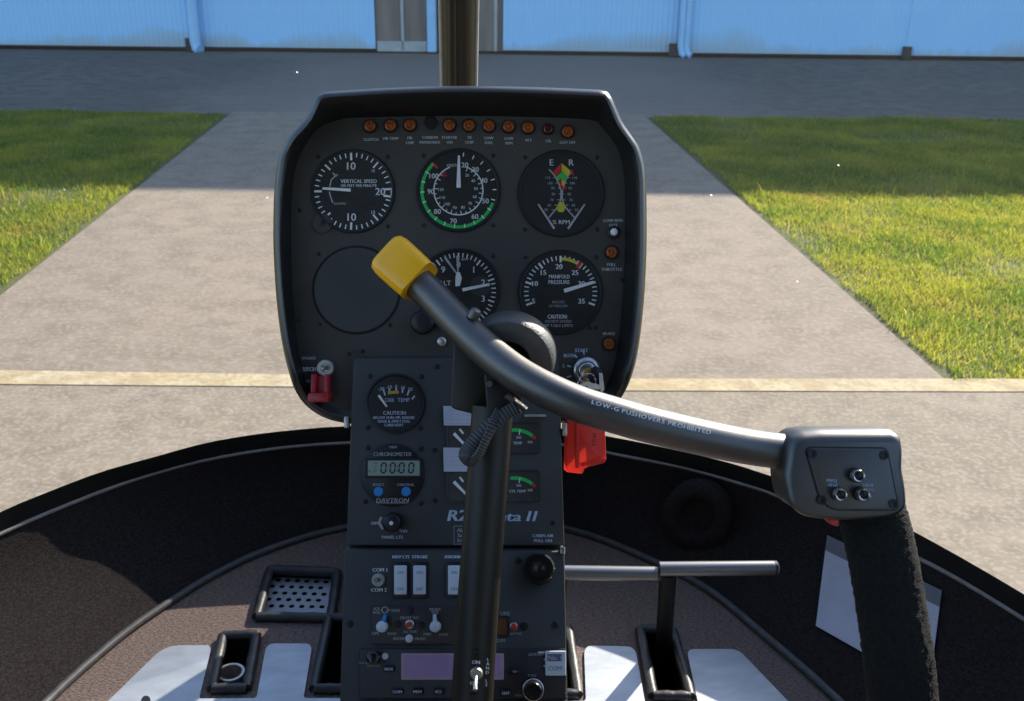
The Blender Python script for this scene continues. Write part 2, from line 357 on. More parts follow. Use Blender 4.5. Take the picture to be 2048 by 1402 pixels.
# ---- grass
def grassmat():
    m = bpy.data.materials.new('grass'); m.use_nodes = True; n = m.node_tree; L = n.links.new; p = n.nodes['Principled BSDF']
    p.inputs['Roughness'].default_value = .6; p.inputs['Specular IOR Level'].default_value = .12
    g = n.nodes.new('ShaderNodeNewGeometry'); out = None
    a = n.nodes.new('ShaderNodeTexNoise'); a.inputs['Scale'].default_value = 1.6; a.inputs['Detail'].default_value = 6; L(g.outputs['Position'], a.inputs['Vector'])
    r = n.nodes.new('ShaderNodeMapRange'); r.inputs[1].default_value = .38; r.inputs[2].default_value = .64; L(a.outputs[0], r.inputs[0])
    x = n.nodes.new('ShaderNodeMix'); x.data_type = 'RGBA'; x.inputs[6].default_value = (.065, .125, .024, 1); x.inputs[7].default_value = (.195, .215, .042, 1); L(r.outputs[0], x.inputs[0])
    y = n.nodes.new('ShaderNodeMix'); y.data_type = 'RGBA'; y.inputs[7].default_value = (.36, .30, .11, 1); L(x.outputs[2], y.inputs[6])
    ri = n.nodes.new('ShaderNodeMapRange'); ri.inputs[1].default_value = .62; ri.inputs[2].default_value = 1; ri.inputs[4].default_value = .8; L(g.outputs['Random Per Island'], ri.inputs[0]); L(ri.outputs[0], y.inputs[0])
    dn = n.nodes.new('ShaderNodeTexNoise'); dn.inputs['Scale'].default_value = 1.1; dn.inputs['Detail'].default_value = 4; L(g.outputs['Position'], dn.inputs['Vector'])
    dr = n.nodes.new('ShaderNodeMapRange'); dr.inputs[1].default_value = .56; dr.inputs[2].default_value = .72; dr.inputs[4].default_value = .75; L(dn.outputs[0], dr.inputs[0])
    y2 = n.nodes.new('ShaderNodeMix'); y2.data_type = 'RGBA'; y2.inputs[7].default_value = (.23, .19, .085, 1); L(y.outputs[2], y2.inputs[6]); L(dr.outputs[0], y2.inputs[0]); y = y2
    L(y.outputs[2], p.inputs['Base Color'])
    t = n.nodes.new('ShaderNodeBsdfTranslucent'); bc = n.nodes.new('ShaderNodeMix'); bc.data_type = 'RGBA'; bc.blend_type = 'MULTIPLY'; bc.inputs[0].default_value = 1; bc.clamp_result = False; bc.inputs[7].default_value = (2.2, 2.1, 1.0, 1); L(y.outputs[2], bc.inputs[6]); L(bc.outputs[2], t.inputs[0]); mx = n.nodes.new('ShaderNodeMixShader'); mx.inputs[0].default_value = .55
    L(p.outputs[0], mx.inputs[1]); L(t.outputs[0], mx.inputs[2]); L(mx.outputs[0], n.nodes['Material Output'].inputs[0]); MATS['grass'] = m
grassmat()
def inpoly(x, y, poly):
    c = np.zeros(len(x), bool); n = len(poly)
    for i in range(n):
        x1, y1 = poly[i].x, poly[i].y; x2, y2 = poly[i-1].x, poly[i-1].y
        if y1 == y2: continue
        c ^= ((y1 > y) != (y2 > y)) & (x < (x2-x1)*(y-y1)/(y2-y1)+x1)
    return c
def grass(name, poly, n, label):
    xs = [p.x for p in poly]; ys = [p.y for p in poly]
    x = rng.uniform(min(xs), max(xs), n*3); y = rng.uniform(min(ys), max(ys), n*3); jx = np.array([noise.noise((a*2.2, b*2.2, 9))+.5*noise.noise((a*9, b*9, 3)) for a, b in zip(x, y)])*.07; k = inpoly(x+jx, y+jx*.6, poly) & (np.array([noise.noise((a*1.3, b*1.3, 20)) for a, b in zip(x, y)]) + rng.uniform(-.25, .6, len(x)) > -.35); x, y = x[k][:n], y[k][:n]; n = len(x)
    cl = np.array([noise.noise((a*3, b*3, 0)) for a, b in zip(x, y)]); cl2 = np.array([noise.noise((a*11, b*11, 4)) for a, b in zip(x, y)])
    h = (.024+.018*cl+.014*cl2+rng.uniform(0, .018, n)).clip(.008, .12); h *= np.where(rng.random(n) < .006, 2.4, 1)
    wd = rng.uniform(.0010, .0027, n); a = rng.uniform(0, 6.283, n); ln = rng.uniform(.2, .95, n)*h; b = rng.uniform(0, 6.283, n)
    v = np.zeros((n, 5, 3)); dx, dy = np.cos(a)*wd, np.sin(a)*wd; lx, ly = np.cos(b)*ln, np.sin(b)*ln
    v[:, 0] = np.stack([x-dx, y-dy, x*0], 1); v[:, 1] = np.stack([x+dx, y+dy, x*0], 1)
    v[:, 2] = np.stack([x+lx*.35+dx*.8, y+ly*.35+dy*.8, h*.6], 1); v[:, 3] = np.stack([x+lx*.35-dx*.8, y+ly*.35-dy*.8, h*.6], 1)
    v[:, 4] = np.stack([x+lx, y+ly, h], 1)
    me = bpy.data.meshes.new(name); me.vertices.add(n*5); me.vertices.foreach_set('co', v.ravel())
    base = np.arange(n)[:, None]*5; loops = np.concatenate([base+np.array([0, 1, 2, 3]), base+np.array([3, 2, 4])], 1).ravel()
    me.loops.add(n*7); me.loops.foreach_set('vertex_index', loops.astype(np.int32))
    st = (np.arange(n)[:, None]*7+np.array([0, 4])).ravel(); me.polygons.add(n*2); me.polygons.foreach_set('loop_start', st.astype(np.int32))
    me.update(calc_edges=True); me.materials.append(MATS['grass']); o = bpy.data.objects.new(name, me); col.objects.link(o)
    return tag(o, label, 'grass', kind='stuff')
gl_far = G(-420, 219)
grass('grass', [tl_near+(tl1-tl0)*.03-V((.02, 0, 0)), tl1-V((.05, 0, 0)), ap0, gl_far, V((tl_near.x-2.6, tl_near.y, 0))], 200000, 'short lawn along the paved strip on the side of the yellow capped bar end')
gr_far = ext(ap2, ap3, 1.25)
grass('grass', [tr0+V((.03, .03, 0)), tr1+V((.05, 0, 0)), ap3, gr_far, V((gr_far.x+.5, tr0.y+.6, 0)), ext(yr0, yr1, 1.35)], 290000, 'lawn along the paved strip with its near corner touching the painted line')

# ================================================================== hangar
ge = G(917, 368); t_h = (h0-ge).dot(hn)/SUN.dot(hn); HH = SUN.z*t_h      # eave height that throws the shade edge where it lies
def sheetmetal():
    m = bpy.data.materials.new('bluemetal'); m.use_nodes = True; n = m.node_tree; L = n.links.new; p = n.nodes['Principled BSDF']; p.inputs['Roughness'].default_value = .55
    g = n.nodes.new('ShaderNodeNewGeometry'); sx = n.nodes.new('ShaderNodeSeparateXYZ'); L(g.outputs['Position'], sx.inputs[0])
    a = n.nodes.new('ShaderNodeTexNoise'); a.inputs['Scale'].default_value = .55; a.inputs['Detail'].default_value = 5; L(g.outputs['Position'], a.inputs['Vector'])
    mp = n.nodes.new('ShaderNodeMapping'); mp.inputs['Scale'].default_value = (9, 9, .5); L(g.outputs['Position'], mp.inputs[0])
    s = n.nodes.new('ShaderNodeTexNoise'); s.inputs['Scale'].default_value = 1; s.inputs['Detail'].default_value = 4; L(mp.outputs[0], s.inputs['Vector'])
    c = n.nodes.new('ShaderNodeMix'); c.data_type = 'RGBA'; c.inputs[6].default_value = (.27, .58, .92, 1); c.inputs[7].default_value = (.30, .60, .90, 1); L(s.outputs[0], c.inputs[0])
    # grime splashed up from the ground, of uneven height
    h = n.nodes.new('ShaderNodeMapRange'); h.inputs[1].default_value = .42; h.inputs[2].default_value = .72; h.inputs[3].default_value = .04; h.inputs[4].default_value = .55; L(a.outputs[0], h.inputs[0])
    ad = n.nodes.new('ShaderNodeMath'); ad.operation = 'MULTIPLY_ADD'; ad.inputs[1].default_value = .25; L(s.outputs[0], ad.inputs[0]); L(h.outputs[0], ad.inputs[2])
    d = n.nodes.new('ShaderNodeMath'); d.operation = 'DIVIDE'; L(sx.outputs[2], d.inputs[0]); L(ad.outputs[0], d.inputs[1])
    r = n.nodes.new('ShaderNodeMapRange'); r.inputs[1].default_value = .3; r.inputs[2].default_value = 1.05; r.inputs[3].default_value = .55; r.inputs[4].default_value = 0; L(d.outputs[0], r.inputs[0])
    x = n.nodes.new('ShaderNodeMix'); x.data_type = 'RGBA'; x.inputs[7].default_value = (.30, .30, .22, 1); L(c.outputs[2], x.inputs[6]); L(r.outputs[0], x.inputs[0]); L(x.outputs[2], p.inputs['Base Color'])
    MATS['bluemetal'] = m
sheetmetal()
mat('dooropen', (.21, .185, .165), .8, var=.35, vscale=2.5, stretch=(3, 3, .4))
mat('paleframe', (.34, .40, .42), .6, var=.2, vscale=6)
mat('bluepipe', (.27, .55, .86), .4, var=.1, vscale=5)
mat('rust', (.05, .042, .038), .9, var=.4, vscale=10)
mat('roofmetal', (.45, .46, .48), .5, var=.1, vscale=2)
hg = thing('hangar', (h0+h1)/2, 'long hangar with pale blue corrugated metal doors across the far end of the paving', 'hangar')
def HX(px):                                     # distance along the wall foot for a photo column
    r = ray(px, 108); t = (h0-CAM).dot(hn)/r.dot(hn); return (CAM+r*t-h0).dot(hd)
def HP(s, z, out=0): return V((h0.x+hd.x*s+hn.x*out, h0.y+hd.y*s+hn.y*out, z))
def door_panel(s0, s1, out, z0=.07):
    mb = MB().m('bluemetal'); pitch = .076; n = int((s1-s0)/pitch); prof = []
    for i in range(n):
        a = s0+(s1-s0)*i/n; q = (s1-s0)/n
        prof += [(a, 0), (a+q*.55, 0), (a+q*.65, .005), (a+q*.9, .005)]
    prof.append((s1, 0)); HT = HH-.3
    mb.add([HP(s, z, out+d) for z in (z0, HT) for s, d in prof], [(i, i+1, i+1+len(prof), i+len(prof)) for i in range(len(prof)-1)])
    o = mb.build('door_panel', hg)
    b = MB().m('rust'); bx = [HP(s, z, o_) for s in (s0+.01, s1-.01) for z in (.05, z0) for o_ in (out-.05, out-.004)]
    b.add(bx, [(0, 1, 3, 2), (4, 6, 7, 5), (0, 4, 5, 1), (2, 3, 7, 6), (0, 2, 6, 4), (1, 5, 7, 3)]); b.build('bottom_rail', o)
edges = [(HX(0)-8, HX(0)-4.1, .0), (HX(0)-4.08, HX(394), .06), (HX(398), HX(752), .0), (HX(1006), HX(1362), .0), (HX(1365), HX(1808), .06), (HX(1806), HX(2048)+2.5, .075), (HX(2048)+2.52, HX(2048)+10, .04)]
for a, b, o in edges: door_panel(a, b, o)
def box(mb, s0, s1, z0, z1, o0, o1):
    bx = [HP(s, z, o_) for s in (s0, s1) for z in (z0, z1) for o_ in (o0, o1)]
    mb.add(bx, [(0, 1, 3, 2), (4, 6, 7, 5), (0, 4, 5, 1), (2, 3, 7, 6), (0, 2, 6, 4), (1, 5, 7, 3)])
for px, wd in ((398, .085), (1358, .05), (1369, .05)):              # round guide pipes with an elbow foot
    s = HX(px); mb = MB().m('bluepipe'); tube(mb, [HP(s, HH-.5, .12), HP(s, .16, .12), HP(s+.02, .06, .13), HP(s+.07, .035, .16)], wd, 12); mb.build('guide_pipe', hg, smooth=40)
    mb = MB().m('rust'); box(mb, s-.16, s-.075, .02, .2, .01, .10); mb.build('guide_foot', hg)
mb = MB().m('rust'); box(mb, HX(1803)-.02, HX(1812)+.02, .02, .2, .01, .16); mb.build('guide_foot', hg)
for (a, b, m, o0, o1) in ((752, 803, 'dooropen', -.12, -.05), (809, 853, 'dooropen', -.12, -.05), (877, 944, 'dooropen', -.14, -.06), (948, 988, 'dooropen', -.12, -.05), (994, 1006, 'dooropen', -.12, -.05)):
    mb = MB().m(m); box(mb, HX(a), HX(b), .05, HH-.3, o0, o1); mb.build('leaf_door', hg)
for a, b in ((803, 809), (988, 994), (944, 948)):
    mb = MB().m('paleframe'); box(mb, HX(a), HX(b), .05, HH-.3, -.11, -.02); mb.build('door_stile', hg)
mb = MB().m('bluepipe'); box(mb, HX(855), HX(874), .03, HH-.3, -.1, .07); mb.build('door_jamb', hg, bevel=.02)
mb = MB().m('paleframe'); box(mb, HX(752)+.02, HX(853), .03, .18, -.045, -.02); mb.build('kick_rail', hg)
mb = MB().m('rust'); box(mb, HX(0)-8, HX(2048)+10, -.02, HH-.35, -.5, -.2); mb.build('back_wall', hg)
mb = MB().m('bluemetal'); S0, S1 = HX(0)-8.1, HX(2048)+10.1
box(mb, S0, S1, HH-.32, HH, -.3, .25); mb.build('eave_beam', hg)
mb = MB().m('roofmetal')
mb.add([HP(S0, HH+.01, .3), HP(S1, HH+.01, .3), HP(S1, HH+1.6, -9), HP(S0, HH+1.6, -9), HP(S0, HH, -18), HP(S1, HH, -18), HP(S0, HH-.08, .3), HP(S1, HH-.08, .3)], [(0, 1, 2, 3), (3, 2, 5, 4), (6, 7, 1, 0)]); mb.build('unseen_roof', hg)
for s in (S0+.05, S1-.05):
    mb = MB().m('bluemetal'); mb.add([HP(s, 0, -.3), HP(s, HH-.1, -.3), HP(s, HH+1.5, -9), HP(s, HH-.1, -18), HP(s, 0, -18)], [(0, 1, 2, 3, 4)]); mb.build('end_wall', hg)

# ================================================================== helicopter cabin
FZ = CAM.z-.895; RZ = CAM.z-.722
cab = thing('helicopter_cabin', V((0, .8, FZ)), 'open-fronted black carpeted helicopter nose cabin with curved windshield around the instruments', 'helicopter')
rimpx = [(0, 1030), (102, 987), (205, 948), (308, 919), (410, 891), (513, 873), (615, 862), (694, 857), (917, 851), (1100, 859), (1210, 876), (1330, 900), (1450, 928), (1560, 963), (1700, 1010), (1828, 1069), (2048, 1195)]
strpx = [(0, 1071), (137, 1011), (273, 960), (410, 922), (560, 897), (694, 887), (917, 880), (1130, 891), (1242, 912), (1364, 936), (1486, 970), (1564, 997), (1845, 1123), (2048, 1241)]
seampx = [(100, 1402), (178, 1330), (260, 1262), (344, 1205), (430, 1152), (540, 1101), (690, 1058), (917, 1030), (1140, 1062), (1310, 1127), (1420, 1185), (1530, 1275), (1650, 1380)]
def clean(P): return [V(p) for p in P]
rimw = [on_z(x, y, RZ) for x, y in rimpx]; strw = [on_z(x, y, RZ-.030) for x, y in strpx]; seamw = [on_z(x, y, FZ+.002) for x, y in seampx]
def extend(P, dx):
    a = P[0]; b = P[-1]
    ta = (a-P[1]).normalized(); tb = (b-P[-2]).normalized()
    def run(p, t): return [p+t*.10+V((0, -.03, 0)), V((p.x+t.x*.15, p.y-.30, p.z)), V((p.x+t.x*.15, p.y-.55, p.z)), V((p.x+t.x*.14, .12, p.z))]
    return run(a, ta)[::-1]+P+run(b, tb)
NW = 110
rimc = resample(smoothpath(extend(rimw, .05), 300), NW); strc = resample(smoothpath(extend(strw, .05), 300), NW); seamc = resample(smoothpath(extend(seamw, .02), 300), NW)
mb = MB().m('wallcarpet')
cz = V((0, .6, 0)); rows = []
for v in range(9):
    t = v/8; row = []
    for i in range(NW):
        p = strc[i].lerp(seamc[i], t); o = V((p.x, p.y-.7, 0)).normalized(); row.append(p+o*(.034*math.sin(math.pi*t)))
    rows.append(row)
loft(mb, rows, close=False); mb.build('nose_wall', cab, smooth=60)
mb = MB().m('rimblack')
lo = [p+V((0, 0, -.006)) for p in rimc]; out = [p+V((p.x*.012, .012, -.02)) for p in rimc]
loft(mb, [out, [p+V((0, 0, .004)) for p in rimc], [rimc[i].lerp(strc[i], .18)+V((0, 0, .002)) for i in range(NW)], [rimc[i].lerp(strc[i], .5)+V((0, 0, -.006)) for i in range(NW)], strc], close=False); mb.build('windshield_rim', cab, smooth=50)
mb = MB().m('strip'); tube(mb, [p+V((0, 0, .002)) for p in strc], .0032, 8); mb.build('trim_strip', cab, smooth=60)
mb = MB().m('cabinskin')
loft(mb, [out, [p+V((p.x*.06, .05, -.10)) for p in rimc], [V((p.x*.95, p.y-.02, FZ-.12)) for p in rimc], [V((p.x*.6, p.y-.25, FZ-.20)) for p in rimc]], close=False); mb.build('nose_skin', cab, smooth=60)
mb = MB().m('piping'); tube(mb, [p+V((0, 0, .003)) for p in seamc], .0058, 10); mb.build('seam_piping', cab, smooth=60)
# floor carpet with real openings
def fl(px, py, dz=0): return on_z(px, py, FZ+dz)
slots = {'a': [(451, 1279), (505, 1277), (488, 1370), (433, 1371)], 'b': [(664, 1243), (722, 1243), (706, 1371), (637, 1371)],
         'c': [(1078, 1262), (1130, 1262), (1148, 1382), (1088, 1382)], 'd': [(1288, 1266), (1340, 1268), (1372, 1386), (1312, 1385)]}
ventq = [(546, 1147), (666, 1152), (655, 1228), (524, 1226)]
floor_out = seamc[2:-2]; floor_loop = [V((p.x, p.y, FZ)) for p in floor_out]
loops = [floor_loop]+[[fl(*p) for p in q] for q in list(slots.values())+[ventq]]
flatv = [p for l in loops for p in l]; tri = geometry.tessellate_polygon([[V((p.x, p.y, 0)) for p in l] for l in loops])
mb = MB().m('carpet'); mb.add(flatv, tri); mb.build('carpet_floor', cab)
def padded(mb, quad, rad, z):
    Q = [fl(x, y, z) for x, y in quad]
    for i in range(4):
        a, b = Q[i], Q[(i+1) % 4]; n = 9; pts = []; rr = []
        for k in range(n):
            t = k/(n-1); p = a.lerp(b, t); pts.append(p); rr.append(rad*(1-.12*math.sin(t*17+i)**2)*(.92 if k in (0, n-1) else 1))
        tube(mb, pts, rr, 10)
def grow(q, d): return inset(q, -d)
for k, q in slots.items():
    mb = MB().m('vinyl'); padded(mb, grow(q, 7), .0078, .004); tr = mb.build('slot_trim', cab, smooth=50)
    mb = MB().m('deep'); t_ = [fl(x, y, 0) for x, y in grow(q, 4)]; b_ = [p+V((0, 0, -.09)) for p in t_]; loft(mb, [t_, b_], cap1=True); mb.build('slot_well', tr)
mb = MB().m('vinyl'); padded(mb, grow(ventq, 8), .0080, .005); vt = mb.build('vent_trim', cab, smooth=50)
mb = MB().m('deep'); t_ = [fl(x, y, 0) for x, y in grow(ventq, 4)]; loft(mb, [t_, [p+V((0, 0, -.05)) for p in t_]], cap1=True); mb.build('vent_well', vt)
# perforated plate
A_, B_, C_, D_ = [fl(x, y, -.010) for x, y in grow(ventq, 3)]
ex = (B_-A_); ey = (D_-A_)
def vp(u, v): return A_.lerp(B_, u).lerp(D_.lerp(C_, u), v)
holes = []
for r in range(5):
    for c in range(6):
        u = (c+.45+(.45 if r % 2 == 0 else 0))/6.7; v = (r+1.3)/6.6; c0 = vp(u, v)
        holes.append([c0+V((.0042*math.cos(k*math.pi/4), .0042*math.sin(k*math.pi/4), 0)) for k in range(8)])
lps = [[A_, B_, C_, D_]]+holes; tri = geometry.tessellate_polygon([[V((p.x, p.y, 0)) for p in l] for l in lps])
mb = MB().m('plate'); mb.add([p for l in lps for p in l], tri); mb.build('perforated_plate', vt)
mat('graypaint', (.16, .17, .20), .45, var=.15, vscale=30)
# heel plates
def plate(pts, r):
    q = rpoly(pts, r, 6); mb = MB().m('plate'); a = [fl(x, y, .001) for x, y in q]; b = [fl(x, y, .0035) for x, y in q]
    loft(mb, [a, b]); tri = geometry.tessellate_polygon([[V((p.x, p.y, 0)) for p in b]]); mb.add(b, tri); return mb.build('heel_plate', cab)
hp = plate([(95, 1520), (330, 1291), (424, 1290), (398, 1397), (513, 1396), (533, 1287), (625, 1287), (607, 1396), (735, 1396), (730, 1520)], [5, 30, 14, 6, 6, 16, 16, 6, 5, 5])
mb = MB().m('black'); 
for cx, cy in ((292, 1400),): mb.add([fl(x, y, .0042) for x, y in circ(cx, cy, 9, 14)], [tuple(range(14))])
mb.build('rivet', hp)
plate([(1085, 1520), (1060, 1402), (1172, 1402), (1168, 1291), (1270, 1293), (1291, 1409), (1397, 1409), (1373, 1298), (1476, 1298), (1690, 1520)], [5, 5, 8, 18, 18, 8, 8, 16, 16, 5])
# pedal stub in the left well
mb = MB().m('nickel'); c0 = fl(462, 1346, -.012); rings = []
for (r, z) in ((.0195, -.05), (.0195, 0), (.018, .002), (.0145, .002), (.0135, -.001), (.0135, -.05)): rings.append([c0+V((r*math.cos(k*math.pi/12), r*math.sin(k*math.pi/12), z)) for k in range(24)])
loft(mb, rings); mb.build('pedal_socket', cab, smooth=40)
# air vent ring on the right part of the nose wall
vp0 = on_z(1395, 1030, FZ+.085); vn = (V((0, .62, vp0.z+.06))-vp0).normalized(); vfr = Fr(vp0, vn); vs_ = vfr.scale(1395, 1030)
mb = MB().m('wallcarpet'); rings = []
for r, wz in ((70, -.02), (68, -.004), (58, .000), (46, .001), (36, -.004), (30, -.016)): rings.append([vfr.at(x, y, wz+.012) for x, y in circ(1395, 1030, r, 36)])
loft(mb, rings, cap1=True); mb.build('air_vent', cab, smooth=50)
# windshield panes and the centre post
top = [V((.52*math.sin(a), .30+.16*math.cos(a), CAM.z+.36)) for a in [R(-80+160*i/(NW-1)) for i in range(NW)]]
def wsp(i, t):
    p = rimc[i]; q = top[i]; c = V((p.x*1.16, p.y+.10 if p.y > .7 else p.y, CAM.z+.10)); return p*(1-t)**2+c*(2*t*(1-t))+q*t*t
xc = min(range(NW), key=lambda i: abs(rimc[i].x-.005))
for sl, nm in ((range(10, xc+1), 'a'), (range(xc, NW-10), 'b')):
    mb = MB().m('windshield'); loft(mb, [[wsp(i, t/20) for i in sl] for t in range(21)], close=False); mb.build('windshield_pane', cab, smooth=80)
pp = []
for t in range(25):
    y = wsp(xc, t/24); pp.append(V((.012+.0*t, y.y-.012, y.z)))
mb = MB().m('frame'); tube(mb, pp, .0205, 16, flatten=(1, .75), ref=V((1, 0, 0))); po = mb.build('centre_post', cab, smooth=60)
for s in (-1, 1):
    mb = MB().m('framelip'); tube(mb, [p+V((s*.0212, .004, 0)) for p in pp], .0034, 8); mb.build('post_lip', po, smooth=60)
mb = MB().m('frame'); tube(mb, [p+V((-.008, -.014, 0)) for p in pp], .006, 8); mb.build('post_bead', po, smooth=60)
# unseen ceiling and back bulkhead, added to limit the light in the cabin
mb = MB().m('shadeliner')
loft(mb, [top, [p+V((0, 0, .05)) for p in top], [V((p.x*1.1, -.55, CAM.z+.40)) for p in top]], close=False)
loft(mb, [top, [V((p.x*1.1, -.55, CAM.z+.33)) for p in top]], close=False); mb.build('unseen_roof', cab, smooth=40)
for sx, P0 in ((-1, rimc[8]), (1, rimc[-9])):     # unseen doors added to block side light: black lower panel, clear window
    xb = P0.x; zb = FZ-.05; zs = CAM.z-.30; xt = .60*sx
    mb = MB().m('rimblack'); prof = [(xb+sx*.03, zb), (xb+sx*.055, RZ-.05), (xb+sx*.045, RZ+.15), (xb+sx*.02, zs), (xb-sx*.012, zs), (xb+sx*.005, RZ+.05), (xb+sx*.005, zb)]
    loft(mb, [[V((x, y, z)) for x, z in prof] for y in (-.55, .88)], cap0=True, cap1=True); dr = mb.build('unseen_door', cab, smooth=40)
    mb = MB().m('windshield'); g_ = [(xb+sx*.012, zs), (xb, CAM.z-.05), (xt-sx*.03, CAM.z+.20), (xt-sx*.10, CAM.z+.35)]
    loft(mb, [[V((x, y, z)) for y in (-.55, .80-.42*i/3)] for i, (x, z) in enumerate(g_)], close=False); mb.build('unseen_door_window', dr, smooth=60)
mb = MB().m('shadeliner'); mb.add([V((-.6, -.55, FZ-.1)), V((.6, -.55, FZ-.1)), V((.56, -.55, CAM.z+.38)), V((-.56, -.55, CAM.z+.38))], [(0, 1, 2, 3)]); mb.build('unseen_bulkhead', cab)  # unseen back wall, added to keep light from behind out

# ================================================================== instrument pod
podb = POD.at(917, 848, -.06)
pod = thing('instrument_pod', podb, 'black mushroom-shaped instrument pod with round flight gauges and a row of amber lamps', 'instrument panel')
sil = [(655, 183), (790, 175), (917, 172), (1060, 174), (1190, 179), (1208, 180.5), (1219, 187), (1226, 201), (1235, 222), (1245, 245), (1262, 270), (1276, 290), (1285, 313), (1291, 345), (1293, 400), (1293, 500), (1288, 600), (1278, 690), (1265, 748), (1243, 795), (1213, 825), (1170, 841), (1100, 847), (917, 849), (740, 849), (690, 846), (650, 836), (614, 813), (590, 780), (575, 735), (563, 680), (553, 600), (547, 500), (547, 420), (549, 377), (553, 343), (557, 317), (566.5, 295), (578, 274), (594, 256), (610, 238), (619, 222), (626, 206), (633, 192), (643, 185)]
fac = [(690, 236), (917, 232), (1165, 238), (1200, 252), (1228, 285), (1243, 320), (1250, 380), (1250, 500), (1245, 600), (1236, 690), (1222, 750), (1200, 792), (1165, 815), (1100, 822), (917, 824), (740, 824), (690, 820), (650, 806), (622, 782), (606, 740), (594, 680), (586, 600), (582, 500), (583, 400), (590, 340), (608, 295), (640, 254)]
def starring(P, n, c=(921, 510)):
    S = smoothpath([(*p, ) for p in P+P[:1]], 600); out = []
    A = [math.atan2(p[1]-c[1], p[0]-c[0]) for p in S]; Rr = [math.hypot(p[0]-c[0], p[1]-c[1]) for p in S]
    o = sorted(zip(A, Rr)); A = [a for a, _ in o]; Rr = [r for _, r in o]
    th = np.linspace(-math.pi, math.pi, n, endpoint=False); rr = np.interp(th, A, Rr, period=2*math.pi)
    return [(c[0]+r*math.cos(t), c[1]+r*math.sin(t)) for t, r in zip(th, rr)]
NS = 180; S1 = starring(sil, NS); S0 = starring(fac, NS)
def lipw(y): 
    t = min(1, max(0, (y-740)/100)); t = t*t*(3-2*t); u = min(1, max(0, (300-y)/100)); return (.028+.014*u)*(1-t)+.001*t
def mixr(a, b, t): return [(p[0]+(q[0]-p[0])*t, p[1]+(q[1]-p[1])*t) for p, q in zip(a, b)]
def ring_(P, f): return [at_depth(x, y, .97-f(y)) if f(y) > -.02 else POD.at(x, y, f(y)) for x, y in P]
cen = (921, 510); back = [(cen[0]+(x-cen[0])*.90, cen[1]+(y-cen[1])*.90) for x, y in S1]; back2 = [(cen[0]+(x-cen[0])*.72, cen[1]+(y-cen[1])*.72) for x, y in S1]
mb = MB().m('shell')
loft(mb, [ring_(back2, lambda y: -.12), ring_(back, lambda y: -.085), ring_(S1, lambda y: -.012), ring_(S1, lambda y: lipw(y)-.009), ring_(inset(S1, 1.5), lambda y: lipw(y)-.0050), ring_(inset(S1, 4), lambda y: lipw(y)-.0022), ring_(inset(S1, 7.5), lambda y: lipw(y)-.0006), ring_(inset(S1, 11), lambda y: lipw(y)), ring_(inset(S1, 14), lambda y: lipw(y)-.001), ring_(mixr(S1, S0, .55), lambda y: lipw(y)*.66-.001), ring_(mixr(S1, S0, 1.0), lambda y: -.0005)], cap0=True)
mb.build('housing', pod, smooth=50)
mb = MB().m('panel'); mb.add([POD.at(x, y, 0) for x, y in S0], [tuple(range(NS))]); face = mb.build('face_panel', pod)
# small shared pieces
def lathe_local(profile, n=16):
    vs = []; fs = []
    for r, z in profile: vs += [V((r*math.cos(2*math.pi*k/n), r*math.sin(2*math.pi*k/n), z)) for k in range(n)]
    for i in range(len(profile)-1):
        for k in range(n): a = i*n+k; b = i*n+(k+1) % n; fs.append((a, b, b+n, a+n))
    fs.append(tuple((len(profile)-1)*n+k for k in range(n))); return vs, fs
def local_obj(name, mats_profiles, parent, o, rot, smooth=50, n=16):
    mb = MB()
    for m, prof in mats_profiles: mb.m(m); mb.add(*lathe_local(prof, n))
    return mb.build(name, parent, smooth=smooth, origin=o, rot=rot)
PX = .97/F
SRC = {}
def lathe_part(key, name, mp, parent, fr, px, py, w=0, n=16):
    o = fr.at(px, py, w)
    if key in SRC: return inst(SRC[key], parent, o, fr.rot)
    ob = local_obj(name, mp, parent, o, fr.rot, n=n); SRC[key] = ob; return ob
def screw(parent, fr, px, py, r=5):
    k = r*PX
    return lathe_part('screw%d' % r, 'screw', [('black', [(k, 0), (k, .0006), (k*.8, .0011), (k*.45, .0012), (k*.42, .0005)])], parent, fr, px, py, n=12)
def lamp(parent, fr, px, py, m='amber', r=13):
    k = r*PX*.9; ob = lathe_part('lampring%d' % r, 'warning_lamp', [('black', [(k*1.18, 0), (k*1.18, .0022), (k*1.05, .003), (k*.96, .0028)])], parent, fr, px, py, n=24)
    a = [(k*.97, .0026), (k*.93, .0034), (k*.78, .0039), (k*.60, .0040), (k*.55, .0036), (k*.32, .0036), (k*.26, .0042), (k*.08, .0044)]
    lathe_part('lens'+m+str(r), 'lens', [(m, a)], ob, fr, px, py, n=20); return ob
xs = [(740, 253), (781, 252), (820, 251), (899, 251), (938, 252), (978, 253), (1017, 254), (1056, 256), (1135, 264)]
for x, y in xs: lamp(pod, POD, x, y)
lamp(pod, POD, 1096, 259, 'amberdim', 11)
lathe_part('sensor', 'sensor_plug', [('black', [(14*PX, 0), (14*PX, .001), (12*PX, .0012), (11*PX, .0004)])], pod, POD, 861, 246, n=24)
legends = [(742, 279, ['CLUTCH']), (782, 277, ['MR TEMP']), (820, 276, ['MR', 'CHIP']), (860, 275, ['CARBON', 'MONOXIDE']), (899, 275, ['STARTER', 'ON']), (939, 275, ['TR', 'CHIP']), (978, 276, ['LOW', 'FUEL']), (1018, 277, ['LOW', 'RPM']), (1057, 280, ['ALT']), (1097, 282, ['OIL']), (1135, 285, ['GOV OFF'])]
def legend(parent, fr, x, y, lines, h=6.2, lead=9.6, m='white', wmax=None, w=.0006, bold=.35):
    mb = MB().m(m)
    for i, s in enumerate(lines): text(mb, fr, s, x, y+i*lead, h, w, bold=bold, width=wmax)
    return mb.build('lettering', parent)
